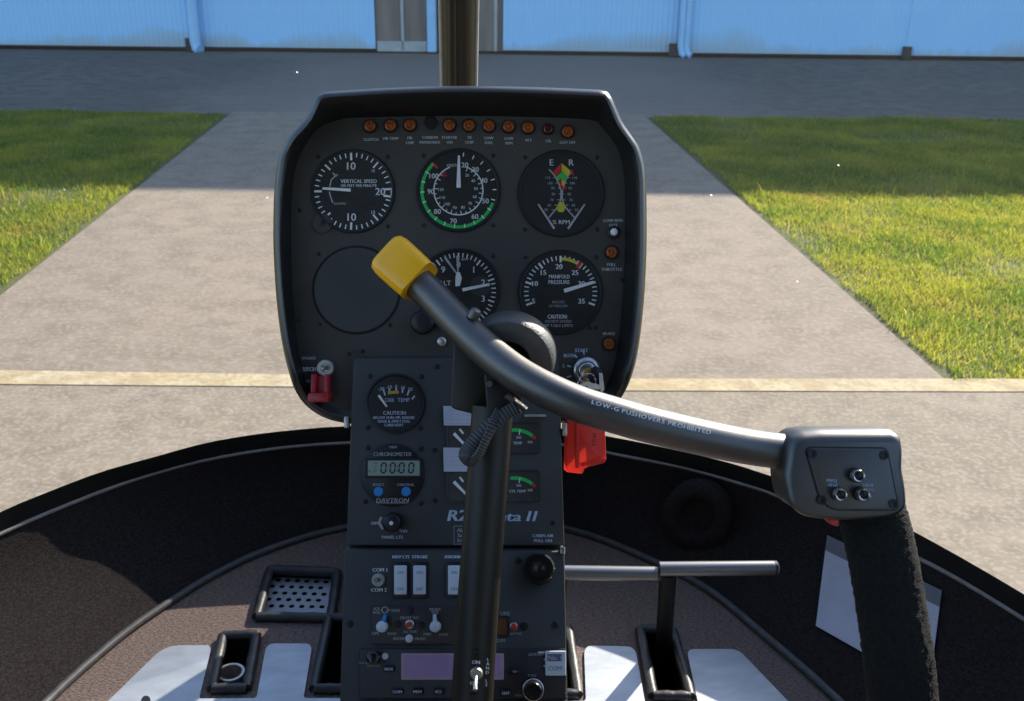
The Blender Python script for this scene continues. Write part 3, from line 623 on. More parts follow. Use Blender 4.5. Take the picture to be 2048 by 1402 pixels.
for x, y, l in legends: legend(pod, POD, x, y, l, h=5.6, m='greyprint')
# ---- gauges
def gauge(name, fr, parent, cx, cy, r, face_r=.9, screws=True, glass=True, bez='black'):
    mb = MB().m(bez); k = fr.scale(cx, cy)
    prof = [(r, 0), (r, .0016), (r*.985, .0024), (r*.95, .0026), (r*.93, .0022), (r*face_r, .0009)]
    loft(mb, [[fr.at(x, y, wz) for x, y in circ(cx, cy, q, 56)] for q, wz in prof]); g = mb.build(name, parent, smooth=40)
    mb = MB().m('dial'); flat(mb, fr, circ(cx, cy, r*(face_r+.015), 56), .0010); mb.build('dial', g)
    if screws:
        for a in (45, 135, 225, 315): x, y = pol(cx, cy, a, r*1.17); screw(parent, fr, x, y, 4)
    return g
def cover(g, fr, cx, cy, r):
    mb = MB().m('coverglass'); flat(mb, fr, circ(cx, cy, r, 56), .0036 if False else .0030); mb.build('glass_cover', g)
W1, W2 = .0013, .0020
# vertical speed
cx, cy = 706, 383; g = gauge('vertical_speed_gauge', POD, pod, cx, cy, 84, .93)
mb = MB().m('white')
for i in range(-20, 21):
    a = 180-i*9*.97; maj = i % 5 == 0
    if abs(i) == 20: a = 3.5 if i > 0 else -8
    tick(mb, POD, cx, cy, a, 62 if maj else 68, 77, 4.2 if maj and i % 10 == 0 else (3.4 if maj else 2.3), W1)
text(mb, POD, '10', 703, 332, 16, W1, bold=.4); text(mb, POD, '10', 704, 434, 16, W1, bold=.4); text(mb, POD, '20', 761, 383, 15, W1, bold=.4)
text(mb, POD, '15', 747, 342, 6, W1); text(mb, POD, '15', 747, 425, 7, W1); pline(mb, POD, [(783, 376), (783, 391)], 2.4, W1)
text(mb, POD, 'VERTICAL SPEED', 718, 362.5, 7.5, W1, width=72, bold=.2); text(mb, POD, '100 FEET PER MINUTE', 718, 371.5, 5.4, W1, width=71)
mb.m('greyprint'); pline(mb, POD, [(666, 346), (672, 352), (663, 360), (660, 374)], 2.2, W1); pline(mb, POD, [(659, 384), (663, 398), (666, 406)], 2.2, W1)
text(mb, POD, 'UP', 672, 351, 6, W1); text(mb, POD, 'DOWN', 680, 407.5, 5.2, W1); mb.build('markings', g)
mb = MB().m('white'); needle3(mb, POD, 702, 381, 646, 377.5, W2, W2+.0005, 6.2, 4.4); mb.build('needle', g); cover(g, POD, cx, cy, 78)
lathe_part('tab', 'adjust_tab', [('panel', [(20*PX, 0), (20*PX, .0016), (18*PX, .002)]), ('black', [(5*PX, .002), (5*PX, .003), (3*PX, .0032)])], pod, POD, 645, 447, n=24)
# airspeed
cx, cy = 917, 381; g = gauge('airspeed_gauge', POD, pod, cx, cy, 84, .93)
mb = MB().m('green'); arc(mb, POD, cx, cy, 73, 6.5, 134, 340, W1, 60)
mb.m('red'); seg(mb, POD, 866, 326, 875, 337, 4.5, W1+.0002); pline(mb, POD, [(884, 351), (889, 345), (894, 352), (884, 352)], 2.5, W1)
mb.m('white'); arc(mb, POD, cx, cy, 49, 2.4, -250, 75, W1, 60)
for t, x, y in (('20', 930, 330), ('30', 951, 339), ('40', 968, 361), ('50', 971, 402), ('60', 950, 433), ('70', 907, 442), ('80', 875, 423), ('90', 862, 383), ('100', 868, 352)): text(mb, POD, t, x, y, 10.5, W1, bold=.3)
for i in range(20):
    a = 82-i*16.2; tick(mb, POD, cx, cy, a, 68, 76, 2.2, W1+.0001)
for i in range(24): tick(mb, POD, cx, cy, 68-i*12.6, 44 if i % 2 else 41, 49, 1.6, W1)
for i, t in enumerate(('20', '40', '50', '60', '70', '80', '90', '100', '110', '120')): x, y = pol(cx, cy, 60-i*27, 35); text(mb, POD, t, x, y, 6, W1)
text(mb, POD, 'KNOTS', 905, 331, 6, W1, width=21); mb.build('markings', g)
mb = MB().m('white'); needle3(mb, POD, 917.5, 376, 918, 312, W2, W2+.0005, 9, 4.2); mb.build('needle', g); cover(g, POD, cx, cy, 78)
# dual tachometer
cx, cy = 1122, 387; g = gauge('dual_tachometer', POD, pod, cx, cy, 87, .94)
Z = lambda x, y: (920+x/4.38, 160+y/4.38)
mb = MB().m('greyprint')
la = smoothpath([Z(780, 785), Z(835, 850), Z(875, 940), Z(885, 1010), Z(865, 1095), Z(780, 1205)], 24); ra = smoothpath([Z(985, 800), Z(940, 850), Z(905, 940), Z(893, 1010), Z(915, 1100), Z(1000, 1205)], 24)
pline(mb, POD, la, 2.6, W1); pline(mb, POD, ra, 2.6, W1+.00008)
for i, (s, y) in enumerate((('110', 858), ('100', 905), ('90', 948), ('80', 1000), ('70', 1052), ('60', 1098), ('50', 1138))):
    dx = (770, 790, 812, 818, 805, 782, 755)[i]; text(mb, POD, s, *Z(dx, y), 5.4, W1); text(mb, POD, s, *Z(1775-dx, y), 5.4, W1); x, y2 = Z(dx+45, y); seg(mb, POD, x, y2, x+5, y2, 1.3, W1); x, y2 = Z(1775-dx-45, y); seg(mb, POD, x, y2, x-5, y2, 1.3, W1)
mb.m('white'); text(mb, POD, 'E', *Z(802, 722), 13, W1, bold=.3); text(mb, POD, 'R', *Z(975, 722), 13, W1, bold=.3); text(mb, POD, '% RPM', *Z(885, 1245), 8.5, W1, width=34)
def zp(m, pts, w=W1+.0002): mb.m(m); flat(mb, POD, [Z(*p) for p in pts], w)
zp('red', [(886, 732), (815, 805), (838, 848), (888, 800)]); zp('yellow', [(890, 732), (972, 800), (940, 850), (890, 802)]); zp('green', [(888, 806), (938, 852), (918, 888), (888, 862), (860, 882), (842, 852)])
zp('red', [(886, 866), (862, 886), (882, 950), (888, 935)]); zp('yellow', [(890, 866), (916, 890), (900, 930), (890, 920)]); zp('red', [(975, 785), (1000, 832), (988, 838), (960, 800)], W1+.0003); zp('red', [(890, 940), (930, 935), (932, 955), (893, 962)], W1+.0003)
zp('yellow', [(880, 1066), (912, 1090), (920, 1135), (905, 1158), (865, 1158), (842, 1130), (858, 1085)]); mb.build('markings', g)
for a, b in (((685, 1090), (825, 1305)), ((1092, 1090), (945, 1305))):
    mb = MB().m('greyprint'); needle3(mb, POD, *Z(*a), *Z(*b), W2, W2+.0004, 3, 4.5); mb.build('needle', g)
cover(g, POD, cx, cy, 80)
# altimeter
cx, cy = 917, 581; g = gauge('altimeter', POD, pod, cx, cy, 84, .93)
mb = MB().m('white')
for i in range(50): tick(mb, POD, cx, cy, 90-i*7.2, 66 if i % 5 else 62, 75, 2 if i % 5 else 3, W1)
for i in range(10): x, y = pol(cx, cy, 90-i*36, 52); text(mb, POD, str(i), x, y, 13, W1, bold=.3)
text(mb, POD, 'ALT', 890, 566, 10, W1); text(mb, POD, '100 FT', 930, 519, 4, W1); mb.build('markings', g)
mb = MB().m('panel2'); flat(mb, POD, circ(961, 573, 21, 28), W1-.0001); mb.build('sub_dial', g)
mb = MB().m('white'); needle3(mb, POD, 925, 580, 979, 569, W2, W2+.0004, 6.5, 5); mb.build('needle', g)
mb = MB().m('white'); prism(mb, POD, [(913, 545), (920, 545), (924, 557), (920, 572), (911, 573), (911, 557)], W2+.0005, W2+.0008); mb.build('needle', g)
mb = MB().m('greyprint'); needle3(mb, POD, 914, 548, 890, 515, W2+.0001, W2+.0003, 3, 5); needle3(mb, POD, 916, 548, 916, 512, W2+.0002, W2+.0004, 2, 7); mb.build('needle', g); cover(g, POD, cx, cy, 78)
lathe_part('altknob', 'setting_knob', [('black', [(24*PX, 0), (24*PX, .008), (20*PX, .010), (8*PX, .010)])], pod, POD, 846, 645, n=20)
lathe_part('altscrew', 'setting_screw', [('nickel', [(9*PX, 0), (9*PX, .004), (6*PX, .005)])], pod, POD, 884, 683, n=16)
# manifold pressure
cx, cy = 1121, 585; g = gauge('manifold_pressure_gauge', POD, pod, cx, cy, 85, .93)
mb = MB().m('white')
for v in range(5, 36): maj = v % 5 == 0; tick(mb, POD, cx, cy, 90-(v-20)*7.35, 60 if maj else 64, 73, 4 if maj else 2.2, W1)
for t, x, y in (('5', 1067, 602), ('10', 1070, 567), ('15', 1087, 545), ('20', 1118, 533), ('25', 1150, 545), ('30', 1163, 567), ('35', 1163, 602)): text(mb, POD, t, x, y, 10.5, W1, bold=.4)
text(mb, POD, 'MANIFOLD', 1118.5, 553, 8, W1, width=41, bold=.2); text(mb, POD, 'PRESSURE', 1118, 564, 8, W1, width=42, bold=.2)
text(mb, POD, 'CAUTION:', 1115, 633, 8.5, W1, width=39, bold=.3)
mb.m('greyprint'); text(mb, POD, 'INCHES', 1117, 604, 5.4, W1, width=25); text(mb, POD, 'OF MERCURY', 1117, 612, 5.4, W1, width=38)
text(mb, POD, 'DO NOT EXCEED', 1117, 642.5, 5.8, W1, width=52, bold=.2); text(mb, POD, 'MP TABLE LIMITS', 1117, 651, 5.8, W1, width=56, bold=.2)
mb.m('yellow'); arc(mb, POD, cx, cy, 67, 6, 88, 62, W1+.0002, 14); mb.m('red'); tick(mb, POD, cx, cy, 56, 59, 74, 7, W1+.0002); mb.build('markings', g)
mb = MB().m('white'); needle3(mb, POD, 1128, 582, 1187, 564.5, W2, W2+.0005, 8, 5.5); mb.build('needle', g); cover(g, POD, cx, cy, 79)
# blanking plate
mb = MB().m('deep'); loft(mb, [[POD.at(x, y, wz) for x, y in circ(713, 580, q, 64)] for q, wz in ((89, 0), (89, .0006), (83, .0006))]); bl = mb.build('blank_cover', pod)
mb = MB().m('panel2'); loft(mb, [[POD.at(x, y, wz) for x, y in circ(713, 580, q, 64)] for q, wz in ((84.5, .0002), (84.5, .0012), (83.5, .0016))], cap1=True); mb.build('cover_disc', bl)
for x, y in ((640, 648), (780, 650), (638, 508), (725, 702), (600, 420), (598, 640), (1180, 655), (1243, 560), (950, 700)): screw(pod, POD, x, y, 4)
# right-hand column
legend(pod, POD, 1226, 441, ['LOW RPM', 'TEST'], 6.2, 9.5, m='greyprint')
lathe_part('testbtn', 'push_button', [('black', [(13*PX, 0), (13*PX, .002), (11*PX, .003), (8*PX, .003)]), ('white', [(7*PX, .003), (7*PX, .006), (5*PX, .007)])], pod, POD, 1227, 465, n=20)
lamp(pod, POD, 1223, 505); legend(pod, POD, 1223, 529, ['FULL', 'THROTTLE'], 6.2, 9.5, m='greyprint')
lamp(pod, POD, 1218, 688); legend(pod, POD, 1218, 667, ['BRAKE'], 6, m='greyprint')
# magneto switch
ig = lathe_part('ign', 'ignition_switch', [('chrome', [(30*PX, 0), (30*PX, .003), (27*PX, .006), (20*PX, .007), (18*PX, .010), (15*PX, .011)]), ('ochre', [(7*PX, .011), (7*PX, .0125)])], pod, POD, 1174, 742, n=28)
mb = MB().m('blueprint')
for a, r0, r1 in ((100, 33, 41), (127, 33, 41), (165, 33, 41), (197, 33, 42)): tick(mb, POD, 1174, 742, a, r0, r1, 2.6, .0006)
text(mb, POD, 'START', 1163, 700.5, 7.5, .0006, bold=.3, width=26); text(mb, POD, 'BOTH', 1139, 711, 7.5, .0006, bold=.3, width=22); text(mb, POD, 'L', 1128, 731, 7.5, .0006, bold=.3); text(mb, POD, 'R', 1127, 757, 7.5, .0006, bold=.3); mb.build('lettering', pod)
# clutch switch
legend(pod, POD, 618, 716, ['ENGAGE'], 6, m='greyprint', wmax=27); legend(pod, POD, 614, 738, ['CLUTCH'], 8.5, bold=.5, wmax=35); legend(pod, POD, 617, 762, ['DISENG'], 6, m='greyprint', wmax=20)
lathe_part('clutch', 'toggle_switch', [('nickel', [(18*PX, 0), (18*PX, .003), (16*PX, .005), (9*PX, .005), (8*PX, .002)]), ('nickel', [(4*PX, .002), (4.5*PX, .018), (3*PX, .020)])], pod, POD, 652, 736, n=20)
mb = MB().m('guardred')
for q in ([(629, 748), (639, 748), (637, 786), (627, 790)], [(655, 748), (664, 748), (663, 790), (654, 786)]): prism(mb, POD, q, .001, .016, 1.5)
prism(mb, POD, rpoly([(624, 784), (666, 784), (664, 802), (623, 803)], 5), .001, .020, 2.5); prism(mb, POD, [(636, 752), (656, 752), (655, 785), (636, 785)], .001, .009)
mb.build('switch_guard', pod, smooth=40)

# ================================================================== centre console
con = thing('centre_console', V((LOC.at(917, 1402).x, LOC.at(917, 1402).y, FZ)), 'narrow black pedestal console carrying small gauges, white rockers and a radio below the pod', 'console')
def body(mb, fr, pts, depth, lip=.0015):
    a = [fr.at(x, y, 0) for x, y in pts]; b = [p+fwd*depth for p in a]; loft(mb, [b, a])
up_pts = rpoly([(706, 716), (1118, 714), (1129, 1092), (693, 1092)], [9, 9, 3, 3])
mb = MB().m('panel2'); d = 2*UPC.scale(917, 900)
loft(mb, [[UPC.at(x, y, -.006)+fwd*.20 for x, y in up_pts], [UPC.at(x, y, -.0015) for x, y in up_pts], [UPC.at(x, y, -.0004) for x, y in inset(up_pts, 1)], [UPC.at(x, y, 0) for x, y in inset(up_pts, 3)]], cap0=True, cap1=True); upc = mb.build('upper_panel', con, smooth=50)
lo_pts = rpoly([(689, 1099), (1129, 1102), (1138, 1560), (675, 1560)], [4, 4, 2, 2])
mb = MB().m('panel2')
loft(mb, [[LOC.at(x, y, -.006)+fwd*.22 for x, y in lo_pts], [LOC.at(x, y, -.0015) for x, y in lo_pts], [LOC.at(x, y, -.0004) for x, y in inset(lo_pts, 1)], [LOC.at(x, y, 0) for x, y in inset(lo_pts, 3)]], cap0=True, cap1=True); loc_ = mb.build('lower_panel', con, smooth=50)
b0 = [LOC.at(675, 1560), LOC.at(1138, 1560), LOC.at(1138, 1560)+fwd*.2, LOC.at(675, 1560)+fwd*.2]
mb = MB().m('shell'); loft(mb, [[p+V((0, 0, .02)) for p in b0], [V((p.x, p.y, FZ+.001)) for p in b0]]); mb.build('pedestal', con)
# unseen wedge running the console to the nose, shaped for its floor shadow
mb = MB().m('shell'); pr = [(.98, FZ+.26), (1.227, FZ+.206), (1.40, FZ+.125), (1.43, FZ+.002), (.98, FZ+.002)]
loft(mb, [[V((x, y, z)) for y, z in pr] for x in (-.102, .098)], cap0=True, cap1=True); mb.build('unseen_fairing', con, bevel=.006)
mb = MB().m('nickel'); prism(mb, UPC, rrect(1125, 846, 1134, 872, 2), -.01, .003, 1.5); mb.build('edge_clip', con, smooth=40)
mb = MB().m('nickel'); prism(mb, UPC, rrect(688, 833, 697, 856, 3), -.01, .001, 1.5); mb.build('edge_clip', con, smooth=40)
mb = MB().m('chrome'); prism(mb, LOC, rrect(1120, 1094, 1130, 1108, 3), -.01, .004, 1.5); mb.build('edge_clip', con, smooth=40)
# carburettor temperature
cx, cy = 791, 807; g = gauge('carburetor_temperature_gauge', UPC, con, cx, cy, 60, .9, screws=False)
for x, y in ((740, 752), (843, 753), (736, 855), (841, 856)): screw(con, UPC, x, y, 5)
Z = lambda x, y: (670+x/3.504, 700+y/3.504)
mb = MB().m('blueprint')
for i, (s, x, y) in enumerate((('-30', 325, 272), ('-10', 380, 258), ('0', 430, 255), ('10', 478, 262), ('30', 528, 275))): text(mb, UPC, s, *Z(x, y), 7, W1)
for x0, y0, x1, y1 in ((340, 275, 352, 318), (380, 268, 386, 300), (430, 262, 430, 300), (478, 268, 472, 300), (520, 282, 508, 318), (560, 322, 540, 345)): seg(mb, UPC, *Z(x0, y0), *Z(x1, y1), 3, W1)
text(mb, UPC, 'CARB', *Z(382, 350), 8, W1, width=18); text(mb, UPC, 'TEMP', *Z(482, 350), 8, W1, width=24)
text(mb, UPC, 'CAUTION', *Z(418, 440), 7.8, W1, width=45, bold=.3)
for i, (s, wd) in enumerate((('BELOW 18 IN. MP, IGNORE', 82), ('GAGE & APPLY FULL', 65), ('CARB HEAT', 38))): text(mb, UPC, s, *Z(414, 473+i*26), 5.6, W1, width=wd, bold=.25)
mb.m('ochre'); seg(mb, UPC, *Z(372, 300), *Z(448, 295), 6, W1+.0002); mb.build('markings', g)
mb = MB().m('white'); needle3(mb, UPC, *Z(365, 398), *Z(308, 318), W2, W2+.0004, 3.5, 5); mb.build('needle', g); cover(g, UPC, cx, cy, 54)
# chronometer
cx, cy = 785, 950; mb = MB().m('black'); loft(mb, [[UPC.at(x, y, wz) for x, y in circ(cx, cy, q, 56)] for q, wz in ((63, 0), (63, .002), (61, .0026))], cap1=True); g = mb.build('chronometer', con, smooth=40)
for x, y in ((736, 895), (842, 897), (731, 1003), (842, 1006)): screw(con, UPC, x, y, 5)
mb = MB().m('black'); prism(mb, UPC, rrect(731, 916, 845, 956, 3), .002, .0036, 2)
mb.m('lcd'); flat(mb, UPC, rrect(737, 921, 840, 951, 2), .0038); lc = mb.build('display', g)
mb = MB().m('lcdink')
def seven(mb, fr, x, y, w_, h_, segs, wz):
    P = {'a': (0, 0, w_, 0), 'd': (0, h_, w_, h_), 'g': (0, h_/2, w_, h_/2), 'f': (0, 0, 0, h_/2), 'b': (w_, 0, w_, h_/2), 'e': (0, h_/2, 0, h_), 'c': (w_, h_/2, w_, h_)}
    for s in segs:
        a, b, c, d_ = P[s]; q = .10; a, c = a+(c-a)*q, c-(c-a)*q; b, d_ = b+(d_-b)*q, d_-(d_-b)*q; sl = -.08
        seg(mb, fr, x+a-sl*(h_-b), y+b, x+c-sl*(h_-d_), y+d_, 3.2, wz)
for x in (763, 781, 799, 818): seven(mb, UPC, x, 926, 9, 19, 'abcdef', .0040)
for y in (932, 940): flat(mb, UPC, rrect(794.5, y, 797, y+2.5, .5), .0040)
for i, s in enumerate(('UT', 'LT', 'ET')): text(mb, UPC, s, 752, 926+i*8, 4.5, .0040)
flat(mb, UPC, [(739, 940), (742, 942), (739, 944)], .004); mb.build('digits', g)
mb = MB().m('greyprint'); text(mb, UPC, 'CHRONOMETER', 786, 908, 8, .0030, width=76, bold=.2); text(mb, UPC, 'M800', 787, 894, 5, .0030); text(mb, UPC, 'SELECT', 758, 969, 5.2, .0030, bold=.2); text(mb, UPC, 'CONTROL', 812, 969, 5.2, .0030, bold=.2)
text(mb, UPC, 'DAVTRON', 786, 1000, 9, .0030, width=64, shear=.2, bold=.3); seg(mb, UPC, 754, 1005.5, 816, 1005.5, 1.2, .003); mb.build('lettering', g)
for x in (758, 813): lathe_part('bluebtn', 'push_button', [('bluebtn', [(9.5*PX, .0026), (9.5*PX, .004), (8*PX, .005)])], g, UPC, x, 983, n=20)
# panel light dimmer
mb = MB().m('greyprint'); legend(con, UPC, 785, 1074, ['PANEL LTS'], 6.5, m='blueprint'); legend(con, UPC, 750, 1046, ['DIM'], 6, m='blueprint'); legend(con, UPC, 809, 1062, ['OFF'], 6, m='blueprint')
pline(mb, UPC, smoothpath([(763, 1034), (759, 1046), (766, 1058)], 8), 5, .0007); seg(mb, UPC, 795, 1054, 802, 1062, 2.5, .0007); mb.build('dimmer_scale', con)
lathe_part('dim', 'dimmer_knob', [('black', [(19*PX, 0), (18*PX, .012), (15*PX, .0135)]), ('white', [(4*PX, .0136), (3.5*PX, .0145)])], con, UPC, 786, 1044, n=24)
for x, y in ((698, 708), (870, 1000), (875, 733), (1106, 1046), (870, 900)): screw(con, UPC, x, y, 5)
# paired engine gauges half hidden by the stick
for gy in (880, 976):
    mb = MB().m('panel'); pts = rrect(893, gy-38, 1082, gy+28, 12); loft(mb, [[UPC.at(x, y, wz) for x, y in q] for q, wz in ((pts, 0), (pts, .0016), (inset(pts, 3), .0022), (inset(pts, 6), .0010))], cap1=True); g = mb.build('engine_gauge', con)
    mb = MB().m('green'); arc(mb, UPC, 1030, gy+36, 56, 7, 100, 52, .0014, 16); mb.m('red'); x, y = pol(1030, gy+36, 47, 56); arc(mb, UPC, 1030, gy+36, 56, 7, 51, 44, .0014, 4)
    mb.m('white'); tick(mb, UPC, 1030, gy+36, 80, 47, 58, 2, .0016); text(mb, UPC, '245' if gy < 900 else '400', *pol(1030, gy+36, 80, 42), 5, .0014); text(mb, UPC, 'TEMP' if gy < 900 else 'CYL TEMP', 1035, gy+6, 5.5, .0014); text(mb, UPC, '500', 1060, gy+4, 5, .0014)
    mb.build('markings', g); mb = MB().m('white')
    for k in range(2): tick(mb, UPC, 960, gy+30, 128-k*30, 54, 66, 4, .0014)
    mb.build('markings', g)
    mb = MB().m('white'); needle3(mb, UPC, 940, gy+20, 908, gy-13, .0024, .0028, 4, 6.5); mb.build('needle', g)
mb = MB().m('nickel'); prism(mb, UPC, rrect(1049, 829, 1092, 834, 1), 0, .004, 1); mb.build('edge_clip', con)
for y0, y1 in ((812, 851), (895, 943)):
    mb = MB().m('paper'); prism(mb, UPC, [(887, y0), (958, y0+1), (958, y1), (888, y1)], .0024, .0030); st = mb.build('paper_label', con)
    mb = MB().m('ink')
    for i in range(4): text(mb, UPC, ('OIL PRESS NORMAL', 'CHECK BEFORE FLT', 'SEE CARD LIMITS', 'MAX AT TAKEOFF')[i] if False else 'lorem'[:0] or '- -- --- - -- -', 920, y0+8+i*9, 4, .0032, width=54)
    mb.build('print_lines', st)
# model lettering
mb = MB().m('blueprint'); text(mb, UPC, 'R22', 926, 1030, 23, .0008, shear=.22, bold=1.3, width=56); text(mb, UPC, 'Beta', 1010, 1032, 20, .0008, shear=.22, bold=1.1, width=66); flat(mb, UPC, [(1058, 1022), (1064, 1022), (1058, 1042), (1052, 1042)], .0008); flat(mb, UPC, [(1070, 1022), (1076, 1022), (1070, 1042), (1064, 1042)], .0008); mb.build('model_lettering', con)
mb = MB().m('greyprint'); pts = rrect(908, 1052, 950, 1089, 1)
pline(mb, UPC, [(950, 1052), (908, 1052), (908, 1088), (950, 1088)], 1.1, .0008)
for i, s in enumerate(('Ab', 'Sa', 'En')): text(mb, UPC, s, 920, 1060+i*10, 7.5, .0008, bold=.3)
mb.build('lettering', con); legend(con, UPC, 1086, 1071, ['CABIN AIR', 'PULL ON'], 6.5, 10, m='blueprint')
# ---- lower panel: rockers, toggles
for x, t in ((802, 'NAV LTS'), (840, 'STROBE'), (909, 'AVIONICS')):
    legend(con, LOC, x, 1113.5, [t], 6.5, m='blueprint', bold=.5)
    mb = MB().m('black'); prism(mb, LOC, rrect(x-17, 1123, x+17, 1196, 4), 0, .002, 2); rk = mb.build('rocker_switch', con, smooth=40)
    mb = MB().m('rocker'); rows = []
    A = [(x-12.5, 1131), (x+12.5, 1131), (x+12.5, 1189), (x-12.5, 1189)]
    pts = rpoly(A, 3); prism(mb, LOC, pts, .0015, .0062, 2); mb.build('paddle', rk, smooth=50)
    mb = MB().m('ink'); text(mb, LOC, 'ON', x, 1145, 6, .0064); text(mb, LOC, 'OFF', x, 1178, 6, .0064); mb.build('lettering', rk)
legend(con, LOC, 760, 1139.5, ['COM 1'], 7.5); legend(con, LOC, 758, 1179.5, ['COM 2'], 7.5)
lathe_part('comtog', 'toggle_switch', [('nickel', [(13.5*PX, 0), (13.5*PX, .003), (12*PX, .0045), (5*PX, .0045), (4.5*PX, .002)]), ('chrome', [(2.6*PX, .002), (4.2*PX, .015), (3*PX, .017)])], con, LOC, 757, 1160, n=20)
ak = lathe_part('airknob', 'cabin_air_knob', [('knob', [(30*PX, 0), (31*PX, .006), (30*PX, .016), (26*PX, .020), (14*PX, .021), (6*PX, .019)])], con, LOC, 1078, 1138, n=32)
for x, y in ((1037, 1120), (700, 1247), (1110, 1250)): screw(con, LOC, x, y, 7)
# audio panel
mb = MB().m('audio'); prism(mb, LOC, rrect(744, 1212, 912, 1288, 5), 0, .0025, 2); au = mb.build('audio_panel', con, smooth=40)
mb = MB().m('nickel'); Z = lambda x, y: (670+x/4.1, 1060+y/4.1)
for s, x, y in (('ICS', 345, 645), ('VOL', 345, 675), ('VOX', 500, 660), ('PILOT ISO', 615, 718), ('ACTIVE', 618, 832), ('MUSIC', 825, 650), ('VOL', 825, 675), ('LIVE', 335, 845), ('MAX', 470, 848), ('INTER', 528, 888), ('MUSIC', 705, 890), ('MIN', 757, 852), ('MAX', 893, 855)): text(mb, LOC, s, *Z(x, y), 6, .0028, bold=.3)
arc(mb, LOC, *Z(412, 655), 6, 2, 0, 360, .0028, 20); seg(mb, LOC, *Z(375, 657), *Z(395, 657), 2, .0028); seg(mb, LOC, *Z(428, 657), *Z(455, 657), 2, .0028); mb.build('lettering', au)
for x, y in ((620, 660), (515, 772), (712, 780)):
    lathe_part('audscrew', 'screw', [('black', [(7*PX, .0025), (7*PX, .0032), (4*PX, .0034)])], au, LOC, *Z(x, y), n=12)
for x, y, a in ((392, 790, 72), (826, 790, 90)):
    px, py = Z(x, y); kn = lathe_part('audknob', 'volume_knob', [('rocker', [(11*PX, .0025), (10*PX, .011), (8*PX, .012)])], au, LOC, px, py, n=24)
for x, y, a in ((392, 790, 72), (826, 790, 92)):
    px, py = Z(x, y); mb = MB().m('bluebtn' if x < 500 else 'rocker'); x1, y1 = pol(px, py, a, 25); needle3(mb, LOC, px, py, x1, y1, .004, .0105, 9, 6); mb.build('pointer', au)
px, py = Z(616, 772); lathe_part('ledring', 'toggle_switch', [('nickel', [(8.5*PX, .0025), (8.5*PX, .005), (6*PX, .006)]), ('red', [(4.5*PX, .006), (5*PX, .016), (3*PX, .018)])], au, LOC, px, py, n=18)
px, py = Z(612, 888); lathe_part('selbtn', 'push_button', [('rocker', [(7.5*PX, .0025), (7.5*PX, .005), (5*PX, .006)])], au, LOC, px, py, n=18)
# right part of the lower panel
mb = MB().m('greyprint'); text(mb, LOC, 'URE', *Z(1395, 683), 8, .0006); text(mb, LOC, 'DIM', *Z(1362, 905), 7, .0006); text(mb, LOC, 'ENT/RC', *Z(1487, 850), 5, .0006); mb.build('lettering', con)
mb = MB().m('black'); prism(mb, LOC, rrect(984, 1232, 1018, 1274, 3), 0, .002, 1.5); mb.m('orangewin'); flat(mb, LOC, rrect(990, 1236, 1014, 1269, 2), .0022); mb.build('annunciator_window', con)
px, py = Z(1465, 790); lathe_part('rtog', 'toggle_switch', [('nickel', [(8*PX, 0), (8*PX, .003), (6*PX, .004)]), ('red', [(4.5*PX, .004), (6*PX, .013), (4*PX, .015)])], con, LOC, px, py, n=18)
lathe_part('socket', 'screw', [('black', [(8*PX, 0), (8*PX, .001), (4*PX, .0012)])], con, LOC, 1048, 1253, n=12)
# ---- radio
mb = MB().m('radio'); prism(mb, LOC, rrect(720, 1297, 1132, 1396, 3), 0, .003, 2); ra_ = mb.build('radio', con, smooth=40)
mb = MB().m('radio'); prism(mb, LOC, rrect(720, 1400, 1134, 1500, 3), 0, .003, 2); mb.build('transponder', con, smooth=40)
mb = MB().m('screenedge'); prism(mb, LOC, rrect(803, 1306, 1008, 1359, 3), .003, .0038, 1); mb.m('screenlilac'); flat(mb, LOC, rrect(811, 1311, 1001, 1351, 2), .0041); mb.build('display', ra_)
for x, y, s in ((779, 1337, 'VOX'), (796, 1382, 'COM'), (836, 1382, 'MEM'), (878, 1382, 'ICS'), (1030, 1342, '<>'), (1012, 1385, 'ENT')):
    mb = MB().m('black'); prism(mb, LOC, rrect(x-11.5, y-6.5, x+11.5, y+6.5, 5), .003, .0058, 2); bt = mb.build('push_button', ra_, smooth=40); mb = MB().m('blueprint'); text(mb, LOC, s, x, y, 6, .0060, bold=.3); mb.build('lettering', bt)
lathe_part('volk', 'radio_knob', [('knob', [(13*PX, .003), (12*PX, .014), (9*PX, .015)])], ra_, LOC, 749, 1314, n=24)
lathe_part('photo', 'light_sensor', [('rocker', [(6*PX, .003), (6*PX, .0035)])], ra_, LOC, 771, 1312, n=18)
tk = lathe_part('tunek', 'radio_knob', [('knob', [(21*PX, .003), (20.5*PX, .010), (18.5*PX, .0105), (18.5*PX, .0125), (17*PX, .013), (17*PX, .022), (14*PX, .024)]), ('chrome', [(20*PX, .0101), (20*PX, .0121), (18.6*PX, .0126)])], ra_, LOC, 1066, 1377, n=28)
mb = MB().m('greyprint'); text(mb, LOC, 'COM/VOL', 748, 1331, 4.5, .0034); text(mb, LOC, 'PULL SQ', 729, 1325, 4, .0034); text(mb, LOC, 'GARMIN', 1072, 1308, 6, .0034); text(mb, LOC, 'TUNE', 1064, 1350, 5, .0034); text(mb, LOC, 'PUSH', 1037, 1390, 4, .0034); mb.build('lettering', ra_)
mb = MB().m('rocker'); prism(mb, LOC, rrect(1090, 1301, 1131, 1350, 2), .0032, .0075, 2); lb = mb.build('number_plate', con)
mb = MB().m('ink'); flat(mb, LOC, rrect(1094, 1307, 1123, 1321, 1), .0078); text(mb, LOC, 'COM', 1109, 1335, 9, .0078); mb.m('rocker'); text(mb, LOC, 'No. 1', 1109, 1314, 9, .0081); mb.build('lettering', lb)
